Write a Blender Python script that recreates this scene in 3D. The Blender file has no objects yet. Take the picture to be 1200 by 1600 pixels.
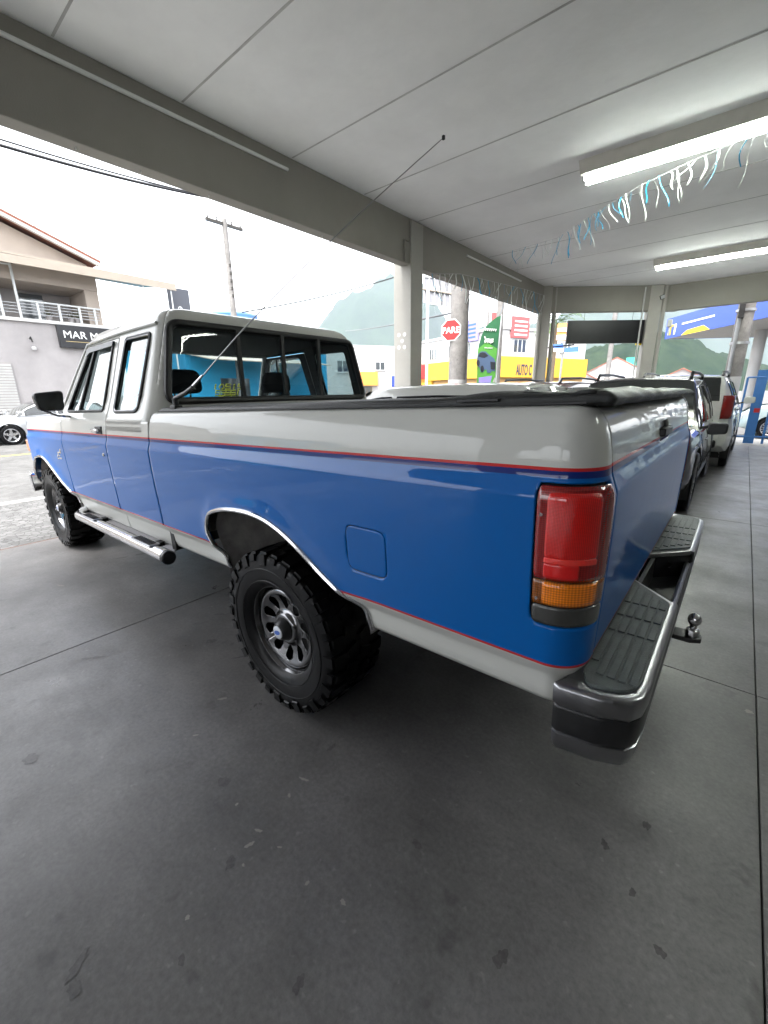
import bpy, bmesh, math, random
from mathutils import Vector, Matrix
random.seed(7)
scene = bpy.context.scene
COL = scene.collection
R = math.radians

# ------------------------------------------------------------ camera
CAM = Vector((-1.4727, 1.9625, 1.4507)); YAW, PITCH, ROLL, FPX = -.8736, -.2789, -.0117, 653.4
_f = Vector((math.cos(PITCH)*math.cos(YAW), math.cos(PITCH)*math.sin(YAW), math.sin(PITCH)))
_r = _f.cross(Vector((0, 0, 1))).normalized(); _u = _r.cross(_f)
_r, _u = _r*math.cos(ROLL)+_u*math.sin(ROLL), -_r*math.sin(ROLL)+_u*math.cos(ROLL)
cd = bpy.data.cameras.new('camera'); co = bpy.data.objects.new('camera', cd); COL.objects.link(co)
cd.sensor_fit = 'VERTICAL'; cd.sensor_height = 36; cd.lens = 36*FPX/1600
cd.clip_start = .02; cd.clip_end = 6000
co.matrix_world = Matrix(((_r.x, _u.x, -_f.x, CAM.x), (_r.y, _u.y, -_f.y, CAM.y), (_r.z, _u.z, -_f.z, CAM.z), (0, 0, 0, 1)))
scene.camera = co
# ------------------------------------------------------------ sky, sun, exposure (bright overcast day, exposed for the shade of the canopy)
SUN_EL, SUN_AZ = R(64), R(100)          # azimuth from +X towards +Y
w = bpy.data.worlds.new('World'); scene.world = w; w.use_nodes = True
nt = w.node_tree; nt.nodes.clear()
sky = nt.nodes.new('ShaderNodeTexSky'); sky.sky_type = 'NISHITA'; sky.sun_disc = False
sky.sun_elevation = SUN_EL; sky.sun_rotation = R(90)-SUN_AZ; sky.air_density = 1.0; sky.dust_density = 2.0; sky.ozone_density = 1.0
hs = nt.nodes.new('ShaderNodeHueSaturation'); hs.inputs['Saturation'].default_value = .12
bg = nt.nodes.new('ShaderNodeBackground'); bg.inputs['Strength'].default_value = .15
wo = nt.nodes.new('ShaderNodeOutputWorld')
nt.links.new(sky.outputs[0], hs.inputs['Color']); nt.links.new(hs.outputs[0], bg.inputs['Color']); nt.links.new(bg.outputs[0], wo.inputs['Surface'])
sl = bpy.data.lights.new('sun', 'SUN'); sl.energy = 1.0; sl.angle = R(30); sl.color = (1, .97, .93)
so = bpy.data.objects.new('sun', sl); COL.objects.link(so)
so.rotation_euler = Vector((-math.cos(SUN_EL)*math.cos(SUN_AZ), -math.cos(SUN_EL)*math.sin(SUN_AZ), -math.sin(SUN_EL))).to_track_quat('-Z', 'Y').to_euler()
so.location = (0, 0, 60)
vs_ = scene.view_settings; vs_.view_transform = 'Standard'; vs_.look = 'None'; vs_.gamma = 1; vs_.use_curve_mapping = False
vs_.exposure = 3.05
scene.render.resolution_x, scene.render.resolution_y = 768, 1024

# ------------------------------------------------------------ pixel -> place helpers (a pixel gives a direction, the plane gives the distance)
def ray(x, y): return _f+_r*((x-600)/FPX)+_u*((800-y)/FPX)
def at(x, y, D): return CAM+ray(x, y)*D
def onp(x, y, i, v):
    d = ray(x, y); return CAM+d*((v-CAM[i])/d[i])

# ------------------------------------------------------------ materials
def mat(name, col, rough=.5, metal=0, coat=0, coat_rough=.03, noise=None, bump=None, spec=.5, emit=None, trans=0, alpha=1, ior=1.45):
    m = bpy.data.materials.new(name); m.use_nodes = True; t = m.node_tree; b = t.nodes['Principled BSDF']
    c = (*col, 1) if len(col) == 3 else col
    b.inputs['Base Color'].default_value = c; b.inputs['Roughness'].default_value = rough; b.inputs['Metallic'].default_value = metal
    b.inputs['Specular IOR Level'].default_value = spec; b.inputs['IOR'].default_value = ior
    b.inputs['Coat Weight'].default_value = coat; b.inputs['Coat Roughness'].default_value = coat_rough
    b.inputs['Transmission Weight'].default_value = trans; b.inputs['Alpha'].default_value = alpha
    if emit: b.inputs['Emission Color'].default_value = (*emit[0], 1); b.inputs['Emission Strength'].default_value = emit[1]
    tc = None
    if noise or bump:
        tc = t.nodes.new('ShaderNodeTexCoord')
    if noise:      # (scale, amount, [detail]) two octaves of uneven colour plus uneven roughness
        n = t.nodes.new('ShaderNodeTexNoise'); n.inputs['Scale'].default_value = noise[0]; n.inputs['Detail'].default_value = 8; n.inputs['Roughness'].default_value = .65
        t.links.new(tc.outputs['Object'], n.inputs['Vector'])
        r = t.nodes.new('ShaderNodeValToRGB'); a = noise[1]
        r.color_ramp.elements[0].position = .3; r.color_ramp.elements[1].position = .7
        r.color_ramp.elements[0].color = (*[max(0, x*(1-a)) for x in c[:3]], 1); r.color_ramp.elements[1].color = (*[min(1, x*(1+a)) for x in c[:3]], 1)
        t.links.new(n.outputs['Fac'], r.inputs['Fac']); t.links.new(r.outputs['Color'], b.inputs['Base Color'])
        mr = t.nodes.new('ShaderNodeMapRange'); mr.inputs['To Min'].default_value = max(0, rough-.08); mr.inputs['To Max'].default_value = min(1, rough+.08)
        t.links.new(n.outputs['Fac'], mr.inputs['Value']); t.links.new(mr.outputs[0], b.inputs['Roughness'])
    if bump:
        n2 = t.nodes.new('ShaderNodeTexNoise'); n2.inputs['Scale'].default_value = bump[0]; n2.inputs['Detail'].default_value = 5
        t.links.new(tc.outputs['Object'], n2.inputs['Vector'])
        bp = t.nodes.new('ShaderNodeBump'); bp.inputs['Strength'].default_value = bump[1]; bp.inputs['Distance'].default_value = .01
        t.links.new(n2.outputs['Fac'], bp.inputs['Height']); t.links.new(bp.outputs[0], b.inputs['Normal'])
    return m
def glass_mat(name, tint, rough=0.0, ior=1.55):
    """thin tinted sheet glass: part clear tinted, part mirror by Fresnel"""
    m = bpy.data.materials.new(name); m.use_nodes = True; t = m.node_tree; t.nodes.clear()
    o = t.nodes.new('ShaderNodeOutputMaterial'); tr = t.nodes.new('ShaderNodeBsdfTransparent'); tr.inputs[0].default_value = (*tint, 1)
    g = t.nodes.new('ShaderNodeBsdfGlossy'); g.inputs['Roughness'].default_value = rough; g.inputs['Color'].default_value = (.95, .97, .96, 1)
    f0 = ((ior-1)/(ior+1))**2; lw = t.nodes.new('ShaderNodeLayerWeight'); lw.inputs[0].default_value = .5        # Schlick reflectance, the same from both faces of the sheet
    pw = t.nodes.new('ShaderNodeMath'); pw.operation = 'POWER'; pw.inputs[1].default_value = 5; t.links.new(lw.outputs['Facing'], pw.inputs[0])
    fr = t.nodes.new('ShaderNodeMath'); fr.operation = 'MULTIPLY_ADD'; fr.inputs[1].default_value = 1-f0; fr.inputs[2].default_value = f0; t.links.new(pw.outputs[0], fr.inputs[0])
    mx = t.nodes.new('ShaderNodeMixShader')
    t.links.new(fr.outputs[0], mx.inputs[0]); t.links.new(tr.outputs[0], mx.inputs[1]); t.links.new(g.outputs[0], mx.inputs[2]); t.links.new(mx.outputs[0], o.inputs[0])
    return m
M = {}
WHITE = (.48, .482, .452); BLUE = (.0003, .092, .34); NAVY = (.008, .02, .14); RED = (.45, .02, .02)
M['white'] = mat('pearl_white_paint', WHITE, .35, .15, 1)
M['blue'] = mat('blue_paint', BLUE, .35, .1, 1)
def two_tone():
    m = bpy.data.materials.new('two_tone_paint'); m.use_nodes = True; t = m.node_tree; b = t.nodes['Principled BSDF']
    tc = t.nodes.new('ShaderNodeTexCoord'); sx = t.nodes.new('ShaderNodeSeparateXYZ'); t.links.new(tc.outputs['Object'], sx.inputs[0])
    mr = t.nodes.new('ShaderNodeMath'); mr.operation = 'MULTIPLY_ADD'; mr.inputs[1].default_value = .5; mr.inputs[2].default_value = .385*.5
    t.links.new(sx.outputs['Z'], mr.inputs[0])
    r = t.nodes.new('ShaderNodeValToRGB'); cr = r.color_ramp; cr.interpolation = 'CONSTANT'
    stops = [(0, WHITE), (.757, RED), (.7615, BLUE), (1.2425, WHITE), (1.2475, NAVY), (1.259, RED), (1.266, WHITE)]
    while len(cr.elements) < len(stops): cr.elements.new(.5)
    for e, (z, c) in zip(cr.elements, stops): e.position = z*.5; e.color = (*c, 1)
    t.links.new(mr.outputs[0], r.inputs[0]); t.links.new(r.outputs[0], b.inputs['Base Color'])
    b.inputs['Roughness'].default_value = .35; b.inputs['Metallic'].default_value = 0; b.inputs['Specular IOR Level'].default_value = .08; b.inputs['Coat Weight'].default_value = .5; b.inputs['Coat Roughness'].default_value = .025
    n = t.nodes.new('ShaderNodeTexNoise'); n.inputs['Scale'].default_value = 5.5; n.inputs['Detail'].default_value = 1; t.links.new(tc.outputs['Object'], n.inputs['Vector'])
    bp = t.nodes.new('ShaderNodeBump'); bp.inputs['Strength'].default_value = .10; bp.inputs['Distance'].default_value = .02
    t.links.new(n.outputs['Fac'], bp.inputs['Height']); t.links.new(bp.outputs[0], b.inputs['Coat Normal'])
    return m
M['body'] = two_tone()
M['chrome'] = mat('chrome', (.62, .62, .63), .12, 1, noise=(30, .06))
M['dullchrome'] = mat('worn_chrome', (.30, .30, .315), .30, 1, noise=(14, .06))
M['darkchrome'] = mat('dark_chrome_wheel', (.17, .17, .175), .17, 1, noise=(20, .08))
M['rubber'] = mat('tyre_rubber', (.003, .003, .0034), .34, spec=.2, noise=(60, .3))
M['tyreside'] = M['rubber']
M['blackplastic'] = mat('black_plastic', (.012, .012, .013), .38, noise=(40, .25))
M['rod'] = mat('steel_rod', (.35, .35, .34), .35, .8); M['seal'] = mat('rubber_seal', (.01, .01, .01), .45)
M['dark'] = mat('underbody_black', (.02, .02, .02), .7, noise=(9, .4))
M['liner'] = mat('wheel_well_liner', (.30, .29, .28), .8, noise=(8, .5))
M['pad'] = mat('bumper_rubber_pad', (.075, .088, .085), .5, noise=(25, .3), bump=(220, .3))
M['vinyl'] = mat('black_vinyl_cover', (.014, .015, .015), .42, noise=(8, .3), bump=(300, .35))
M['glass'] = glass_mat('tinted_glass', (.42, .50, .50), ior=1.9); M['glass_rear'] = glass_mat('dark_tinted_glass', (.52, .60, .62), ior=1.4); M['glass_clear'] = glass_mat('clear_glass', (.92, .95, .94))
M['seat'] = mat('dark_grey_fabric', (.03, .03, .035), .9, noise=(50, .3)); M['headliner'] = mat('grey_headliner', (.05, .05, .052), .95)
def lens(name, col, rough=.12, sc=95, st=.25):
    m = mat(name, col, rough, 0, 1, .03); t = m.node_tree; b = t.nodes['Principled BSDF']
    tc = t.nodes.new('ShaderNodeTexCoord'); w1 = t.nodes.new('ShaderNodeTexWave'); w1.bands_direction = 'Z'; w1.inputs['Scale'].default_value = sc
    w2 = t.nodes.new('ShaderNodeTexWave'); w2.bands_direction = 'X'; w2.inputs['Scale'].default_value = sc
    t.links.new(tc.outputs['Object'], w1.inputs['Vector']); t.links.new(tc.outputs['Object'], w2.inputs['Vector'])
    ad = t.nodes.new('ShaderNodeMath'); t.links.new(w1.outputs['Fac'], ad.inputs[0]); t.links.new(w2.outputs['Fac'], ad.inputs[1])
    bp = t.nodes.new('ShaderNodeBump'); bp.inputs['Strength'].default_value = st; bp.inputs['Distance'].default_value = .002
    t.links.new(ad.outputs[0], bp.inputs['Height']); t.links.new(bp.outputs[0], b.inputs['Normal'])
    mr = t.nodes.new('ShaderNodeMapRange'); mr.inputs['From Max'].default_value = 2; mr.inputs['To Min'].default_value = .55; mr.inputs['To Max'].default_value = 1.25
    mx = t.nodes.new('ShaderNodeVectorMath'); mx.operation = 'SCALE'; mx.inputs[0].default_value = col
    t.links.new(ad.outputs[0], mr.inputs['Value']); t.links.new(mr.outputs[0], mx.inputs['Scale']); t.links.new(mx.outputs[0], b.inputs['Base Color'])
    return m
M['lens_red'] = lens('red_lens', (.62, .008, .006)); M['lens_darkred'] = lens('deep_red_lens', (.22, .004, .004), .12, 60, .12)
M['lens_bright'] = lens('bright_red_lens', (.95, .03, .02), .1, 140, .4); M['lens_flat'] = mat('flat_red_lens', (.62, .008, .008), .15, 0, 1); M['lens_amber'] = lens('amber_lens', (.78, .20, .005), .12, 50); M['lens_clear'] = lens('smoked_clear_lens', (.045, .045, .042), .12, 130)
M['lens_darkamber'] = lens('deep_amber_lens', (.22, .06, .004), .12, 50)
M['lampwhite'] = mat('headlamp_glass', (.6, .62, .62), .1, .3, 1)

# ------------------------------------------------------------ mesh helpers
class MB:
    def __init__(s): s.v = []; s.f = []; s.mi = []
    def add(s, vs, fs, mi=0):
        o = len(s.v); s.v += [tuple(p) for p in vs]; s.f += [tuple(i+o for i in f) for f in fs]; s.mi += [mi]*len(fs); return s
    def box(s, x0, x1, y0, y1, z0, z1, mi=0, mtx=None):
        vs = [Vector((x, y, z)) for x in (x0, x1) for y in (y0, y1) for z in (z0, z1)]
        if mtx: vs = [mtx @ p for p in vs]
        return s.add(vs, [(0, 1, 3, 2), (4, 6, 7, 5), (0, 4, 5, 1), (2, 3, 7, 6), (0, 2, 6, 4), (1, 5, 7, 3)], mi)
    def tube(s, pts, r, n=8, mi=0, cap=True, closed=False, flat=None):
        pts = [Vector(p) for p in pts]; rs = r if isinstance(r, (list, tuple)) else [r]*len(pts); k = len(pts); vs = []
        up = None
        for i, p in enumerate(pts):
            a = pts[(i-1) % k] if (i > 0 or closed) else p; b = pts[(i+1) % k] if (i < k-1 or closed) else p
            t = (b-a)
            t = t.normalized() if t.length > 1e-9 else Vector((1, 0, 0))
            if up is None: up = Vector((0, 0, 1)) if abs(t.z) < .9 else Vector((1, 0, 0))
            x = t.cross(up); x = x.normalized() if x.length > 1e-6 else t.orthogonal().normalized(); y = x.cross(t); up = y
            for j in range(n):
                a_ = 2*math.pi*j/n
                vs.append(p+(x*math.cos(a_)+y*math.sin(a_))*rs[i])
        fs = []
        for i in range(k if closed else k-1):
            for j in range(n):
                a0 = i*n+j; a1 = i*n+(j+1) % n; b0 = ((i+1) % k)*n+j; b1 = ((i+1) % k)*n+(j+1) % n
                fs.append((a0, b0, b1, a1))
        if cap and not closed: fs += [tuple(range(n)), tuple(range((k-1)*n, k*n))[::-1]]
        return s.add(vs, fs, mi)
    def lathe(s, prof, n=48, c=(0, 0, 0), axis='y', mi=0, cap=False):
        vs = []
        for (r, h) in prof:
            for j in range(n):
                a = 2*math.pi*j/n; ca, sa = math.cos(a)*r, math.sin(a)*r
                p = {'y': (ca, h, sa), 'z': (ca, sa, h), 'x': (h, ca, sa)}[axis]
                vs.append((p[0]+c[0], p[1]+c[1], p[2]+c[2]))
        fs = [(i*n+j, i*n+(j+1) % n, (i+1)*n+(j+1) % n, (i+1)*n+j) for i in range(len(prof)-1) for j in range(n)]
        if cap: fs += [tuple(range(n))[::-1], tuple(range((len(prof)-1)*n, len(prof)*n))]
        return s.add(vs, fs, mi)
    def prism(s, poly, t0, t1, fn, mi=0):
        """2-D polygon extruded between t0 and t1; fn(a,b,t)->xyz"""
        n = len(poly); vs = [fn(a, b, t0) for a, b in poly]+[fn(a, b, t1) for a, b in poly]
        return s.add(vs, [tuple(range(n))[::-1], tuple(range(n, 2*n))]+[(i, (i+1) % n, n+(i+1) % n, n+i) for i in range(n)], mi)
    def grid(s, rows, mi=0, wrap=False):
        k = len(rows[0]); vs = [p for r in rows for p in r]
        return s.add(vs, [(i*k+j, i*k+(j+1) % k, (i+1)*k+(j+1) % k, (i+1)*k+j) for i in range(len(rows)-1) for j in range(k if wrap else k-1)], mi)
    def mesh(s, name, mats, smooth=35):
        me = bpy.data.meshes.new(name); me.from_pydata(s.v, [], s.f)
        for m in (mats if isinstance(mats, (list, tuple)) else [mats]): me.materials.append(M[m] if isinstance(m, str) else m)
        if any(s.mi): me.polygons.foreach_set('material_index', s.mi)
        bm = bmesh.new(); bm.from_mesh(me); bmesh.ops.recalc_face_normals(bm, faces=bm.faces)
        if smooth:
            for f in bm.faces: f.smooth = True
            a = R(smooth)
            for e in bm.edges:
                if len(e.link_faces) == 2 and e.calc_face_angle(0) > a: e.smooth = False
        bm.to_mesh(me); bm.free(); me.update(); return me
    def build(s, name, mats, parent=None, loc=None, rot=None, smooth=35, bevel=0, seg=2, solid=0):
        o = link(name, s.mesh(name, mats, smooth), parent, loc, rot, bevel, seg, solid)
        if solid and isinstance(mats, (list, tuple)) and len(mats) > 1: o.modifiers['solid'].material_offset = 1      # inner face lined with the second material
        return o
def link(name, me, parent=None, loc=None, rot=None, bevel=0, seg=2, solid=0):
    o = bpy.data.objects.new(name, me); COL.objects.link(o); o.parent = parent
    if loc is not None: o.location = loc
    if rot is not None: o.rotation_euler = rot
    if solid:
        m = o.modifiers.new('solid', 'SOLIDIFY'); m.thickness = abs(solid); m.offset = -1 if solid > 0 else 1
    if bevel:
        m = o.modifiers.new('bevel', 'BEVEL'); m.width = bevel; m.segments = seg; m.limit_method = 'ANGLE'; m.angle_limit = R(40)
    return o
def box(name, x0, x1, y0, y1, z0, z1, m, parent=None, bevel=0, loc=None, rot=None):
    return MB().box(min(x0, x1), max(x0, x1), min(y0, y1), max(y0, y1), min(z0, z1), max(z0, z1)).build(name, m, parent, loc, rot, smooth=0 if not bevel else 35, bevel=bevel)
def thing(name, label, cat, loc=(0, 0, 0), rotz=0, group=None):
    o = bpy.data.objects.new(name, None); COL.objects.link(o); o.location = loc; o.rotation_euler = (0, 0, rotz); o.empty_display_size = .2
    return tag(o, label, cat, group)
def tag(o, label, cat, group=None):
    o['label'] = label; o['category'] = cat
    if group: o['group'] = group
    return o
def struct(o, label=None):
    o['kind'] = 'structure'
    if label: o['label'] = label
    return o
def copy_tree(o, parent=None):
    c = o.copy(); COL.objects.link(c); c.parent = parent
    for ch in list(o.children): copy_tree(ch, c)
    return c
def text(name, s, size, m, parent, mtx, depth=.004, align='LEFT', sx=1.0, bold=0.0, shear=0):
    cu = bpy.data.curves.new(name, 'FONT'); cu.body = s; cu.size = size; cu.extrude = depth; cu.align_x = align; cu.offset = bold; cu.shear = shear; cu.resolution_u = 3
    ob = bpy.data.objects.new(name, cu); COL.objects.link(ob)
    dg = bpy.context.evaluated_depsgraph_get(); me = bpy.data.meshes.new_from_object(ob.evaluated_get(dg)); bpy.data.objects.remove(ob)
    me.name = name
    me.transform(Matrix.Diagonal((sx, 1, 1, 1)))
    me.materials.clear(); me.materials.append(M[m] if isinstance(m, str) else m)
    o = bpy.data.objects.new(name, me); COL.objects.link(o); o.parent = parent; o.matrix_local = mtx
    return o
def frame(origin, xdir, up=(0, 0, 1)):
    """matrix with local x along xdir, local y along up, local z = x cross y"""
    x = Vector(xdir).normalized(); y = Vector(up); y = (y-x*y.dot(x)).normalized(); z = x.cross(y)
    return Matrix(((x.x, y.x, z.x, origin[0]), (x.y, y.y, z.y, origin[1]), (x.z, y.z, z.z, origin[2]), (0, 0, 0, 1)))
def lin(a, b, n): return [a+(b-a)*i/(n-1) for i in range(n)]
def interp(tab, x):
    if x <= tab[0][0]: return tab[0][1]
    for (a, b), (c, d) in zip(tab, tab[1:]):
        if x <= c: return b+(d-b)*(x-a)/(c-a) if c > a else d
    return tab[-1][1]
def smooth_poly(pts, k=4, closed=True):
    n = len(pts); out = []
    for i in range(n if closed else n-1):
        g = lambda j: Vector(pts[j % n]) if closed else Vector(pts[max(0, min(n-1, j))])
        p0, p1, p2, p3 = g(i-1), g(i), g(i+1), g(i+2)
        for j in range(k):
            t = j/k
            q = .5*((2*p1)+(p2-p0)*t+(2*p0-5*p1+4*p2-p3)*t*t+(3*p1-p0-3*p2+p3)*t**3); out.append(tuple(q))
    if not closed: out.append(tuple(pts[-1]))
    return out
def round_poly(pts, r, k=5):
    """polygon with rounded corners; r may be one number or one per corner"""
    n = len(pts); out = []
    for i in range(n):
        p = Vector(pts[i]); a = Vector(pts[i-1])-p; b = Vector(pts[(i+1) % n])-p; rr = r[i] if isinstance(r, (list, tuple)) else r
        la = min(rr, a.length*.45); lb = min(rr, b.length*.45); A = p+a.normalized()*la; B = p+b.normalized()*lb
        for j in range(k+1):
            t = j/k; out.append(tuple(A*(1-t)**2+p*2*t*(1-t)+B*t*t))
    return out
def inside(poly, x, y):
    c = False; j = len(poly)-1
    for i in range(len(poly)):
        xi, yi = poly[i]; xj, yj = poly[j]
        if (yi > y) != (yj > y) and x < (xj-xi)*(y-yi)/(yj-yi)+xi: c = not c
        j = i
    return c
def nearest(poly, x, y):
    best = 1e9; bp = None; n = len(poly)
    for i in range(n):
        ax, ay = poly[i]; bx, by = poly[(i+1) % n]; dx, dy = bx-ax, by-ay; L = dx*dx+dy*dy
        t = 0 if L == 0 else max(0, min(1, ((x-ax)*dx+(y-ay)*dy)/L)); px, py = ax+dx*t, ay+dy*t; d = (px-x)**2+(py-y)**2
        if d < best: best, bp = d, (px, py)
    return bp
def panel(S, us, vs, cuts=(), keep=None, mb=None, mi=0):
    """surface patch S(u,v)->xyz on a grid, with holes (cuts) and an outline (keep); edge vertices slide onto the outlines"""
    mb = mb or MB(); nu, nv = len(us), len(vs)
    bbs = [(min(p[0] for p in c), max(p[0] for p in c), min(p[1] for p in c), max(p[1] for p in c)) for c in cuts]
    st = []; uv = []
    for u in us:
        for v in vs:
            s = None
            for c, b in zip(cuts, bbs):
                if b[0] < u < b[1] and b[2] < v < b[3] and inside(c, u, v): s = c; break
            if s is None and keep is not None and not inside(keep, u, v): s = keep
            st.append(s); uv.append((u, v))
    faces = []; used = {}
    for i in range(nu-1):
        for j in range(nv-1):
            q = (i*nv+j, (i+1)*nv+j, (i+1)*nv+j+1, i*nv+j+1)
            if all(st[k] is not None for k in q): continue
            faces.append(q)
            for k in q: used[k] = 1
    vid = {}; verts = []
    for k in used:
        u, v = uv[k]
        if st[k] is not None: u, v = nearest(st[k], u, v)
        vid[k] = len(verts); verts.append(S(u, v))
    mb.add(verts, [tuple(vid[k] for k in q) for q in faces], mi)
    return mb
# ============================================================ THE SETTING
def concrete(name, base, rough=.5, scale=1.0, stain=.35, spec=.4):
    m = bpy.data.materials.new(name); m.use_nodes = True; t = m.node_tree; b = t.nodes['Principled BSDF']; N = t.nodes.new; L = t.links.new
    g = N('ShaderNodeNewGeometry')
    def noise(s, d=8, r=.6, off=(0, 0, 0)):
        mp = N('ShaderNodeMapping'); mp.inputs['Location'].default_value = off; L(g.outputs['Position'], mp.inputs['Vector'])
        n = N('ShaderNodeTexNoise'); n.inputs['Scale'].default_value = s*scale; n.inputs['Detail'].default_value = d; n.inputs['Roughness'].default_value = r
        L(mp.outputs[0], n.inputs['Vector']); return n.outputs['Fac']
    def mrange(f, a, b_, c, d):
        m_ = N('ShaderNodeMapRange'); m_.inputs['From Min'].default_value = a; m_.inputs['From Max'].default_value = b_; m_.inputs['To Min'].default_value = c; m_.inputs['To Max'].default_value = d
        L(f, m_.inputs['Value']); return m_.outputs[0]
    def mul(a, b_):
        m_ = N('ShaderNodeMath'); m_.operation = 'MULTIPLY'; L(a, m_.inputs[0]); L(b_, m_.inputs[1]); return m_.outputs[0]
    big = mrange(noise(.55, 4), .3, .7, 1-stain, 1+stain*.7); mid = mrange(noise(2.3, 10, .72, (3, 1, 0)), .3, .7, .72, 1.28); fine = mrange(noise(60, 4, .7), .25, .75, .74, 1.26)
    speck = mrange(noise(28, 2, .5, (9, 4, 2)), .68, .76, 1, 1.4); dark = mrange(noise(6.5, 3, .5, (5, 7, 1)), .28, .34, .72, 1)
    scr = N('ShaderNodeTexNoise'); mp = N('ShaderNodeMapping'); mp.inputs['Rotation'].default_value = (0, 0, .6); mp.inputs['Scale'].default_value = (3, 40, 1); L(g.outputs['Position'], mp.inputs[0]); L(mp.outputs[0], scr.inputs['Vector']); scr.inputs['Scale'].default_value = 1.2; scr.inputs['Detail'].default_value = 6
    sc = mrange(scr.outputs['Fac'], .35, .68, .975, 1.03)
    f = mul(mul(mul(big, mid), mul(fine, speck)), mul(dark, sc))
    v = N('ShaderNodeVectorMath'); v.operation = 'SCALE'; v.inputs[0].default_value = base; L(f, v.inputs['Scale']); L(v.outputs[0], b.inputs['Base Color'])
    L(mrange(noise(2.2, 7, .7, (1, 1, 6)), .3, .7, rough-.14, rough+.14), b.inputs['Roughness']); b.inputs['Specular IOR Level'].default_value = spec
    bp = N('ShaderNodeBump'); bp.inputs['Strength'].default_value = .12; bp.inputs['Distance'].default_value = .004; L(noise(45, 8, .7), bp.inputs['Height']); L(bp.outputs[0], b.inputs['Normal'])
    return m
M['floor'] = concrete('polished_concrete', (.128, .124, .121), .40, 1, .38, .5)
M['joint'] = mat('joint_dirt', (.02, .019, .018), .9)
M['asphalt'] = concrete('asphalt', (.105, .103, .10), .85, 1.5, .2, .2)
M['kerb'] = concrete('kerb_concrete', (.26, .255, .245), .85, 2, .2, .2)
M['ceil'] = mat('ceiling_white_paint', (.88, .88, .87), .8, noise=(.9, .07), bump=(8, .25))
M['beam'] = mat('beam_beige_paint', (.25, .236, .208), .75, noise=(1.6, .07), bump=(90, .25))
M['column'] = mat('column_beige_paint', (.36, .345, .31), .7, noise=(2.5, .06), bump=(70, .25))
M['innerwall'] = mat('grey_wall_paint', (.24, .235, .225), .8, noise=(1.5, .08), bump=(60, .2)); M['pvc'] = mat('white_pvc', (.7, .7, .68), .45, noise=(12, .06))
M['tube'] = mat('fluorescent_tube', (.9, .95, .9), .4, emit=((.93, 1, .93), 10))
M['fixture'] = mat('fixture_cream_enamel', (.62, .60, .54), .5, noise=(6, .06))

ground = MB().add([(-2250, -2350, -.16), (2250, -2350, -.16), (2250, 2250, -.16), (-2250, 2250, -.16)], [(0, 1, 2, 3)]).build('ground', 'asphalt', smooth=0); struct(ground)
# showroom floor: poured slabs with open joints
fl = box('floor', -9, 3.9, -12.6, 12, -.15, -.012, 'joint'); struct(fl)
XE = [3.9, 1.375, -1.76, -4.9, -9]; YE = [12, 9.98, 6.48, 2.98, -.52, -4.02, -7.52, -12.6]
for i in range(4):
    for j in range(7):
        g = .0022
        MB().box(XE[i+1]+g, XE[i]-g, YE[j+1]+g, YE[j]-g, -.03, 0).build('slab', 'floor', fl, smooth=0, bevel=.003)
# old stains, tyre rubber and drips on the concrete
M['stain'] = mat('oil_stain', (.085, .082, .08), .40, noise=(60, .35)); M['fleck'] = mat('paint_fleck', (.24, .23, .21), .7)
def blot(px, py, rx, ry, ang, m, name):
    c = onp(px, py, 2, .0); ph = random.random()*9; mb = MB(); n = 18
    pts = []
    for k in range(n):
        a = 2*math.pi*k/n; q = 1+.28*math.sin(2*a+ph)+.18*math.sin(5*a+ph*2)+.1*random.uniform(-1, 1)
        x, y = rx*q*math.cos(a), ry*q*math.sin(a); pts.append((c.x+x*math.cos(ang)-y*math.sin(ang), c.y+x*math.sin(ang)+y*math.cos(ang), .0012))
    mb.add(pts, [tuple(range(n))]); mb.build(name, m, fl, smooth=0)
for a in [(120, 1510, .012, .035, .4), (116, 1545, .016, .02, 1), (284, 1500, .012, .01, 0), (467, 1538, .012, .018, .6), (652, 1320, .018, .012, .3), (660, 1286, .012, .010, 0), (783, 1497, .017, .022, .2), (945, 1320, .012, .016, .1), (988, 1395, .012, .01, 1), (1032, 1488, .012, .014, .4), (350, 1222, .02, .026, .8), (330, 1002, .022, .03, .2), (345, 960, .04, .012, .8), (145, 1028, .05, .014, .9), (380, 1026, .05, .008, 1), (48, 1186, .026, .03, 0), (518, 1168, .02, .012, 1.6), (360, 1348, .014, .02, .3), (220, 866, .06, .02, 1), (188, 872, .05, .02, 1.2), (1010, 1290, .01, .02, 0)]: blot(*a, 'stain', 'oil_stain')
for a in [(404, 1298, .012, .006, .4), (390, 1320, .014, .008, 1.4), (293, 1434, .008, .005, 1), (370, 1257, .006, .005, 0), (348, 1092, .02, .008, .7), (475, 1218, .018, .006, .2), (437, 1324, .007, .004, .5), (306, 1149, .01, .006, .8), (452, 1243, .004, .011, 1.2), (1170, 1112, .02, .01, .4), (95, 915, .03, .01, .4), (380, 1352, .006, .004, .4), (480, 1380, .004, .01, .2), (536, 1410, .01, .006, .2)]: blot(*a, 'fleck', 'paint_fleck')

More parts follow.
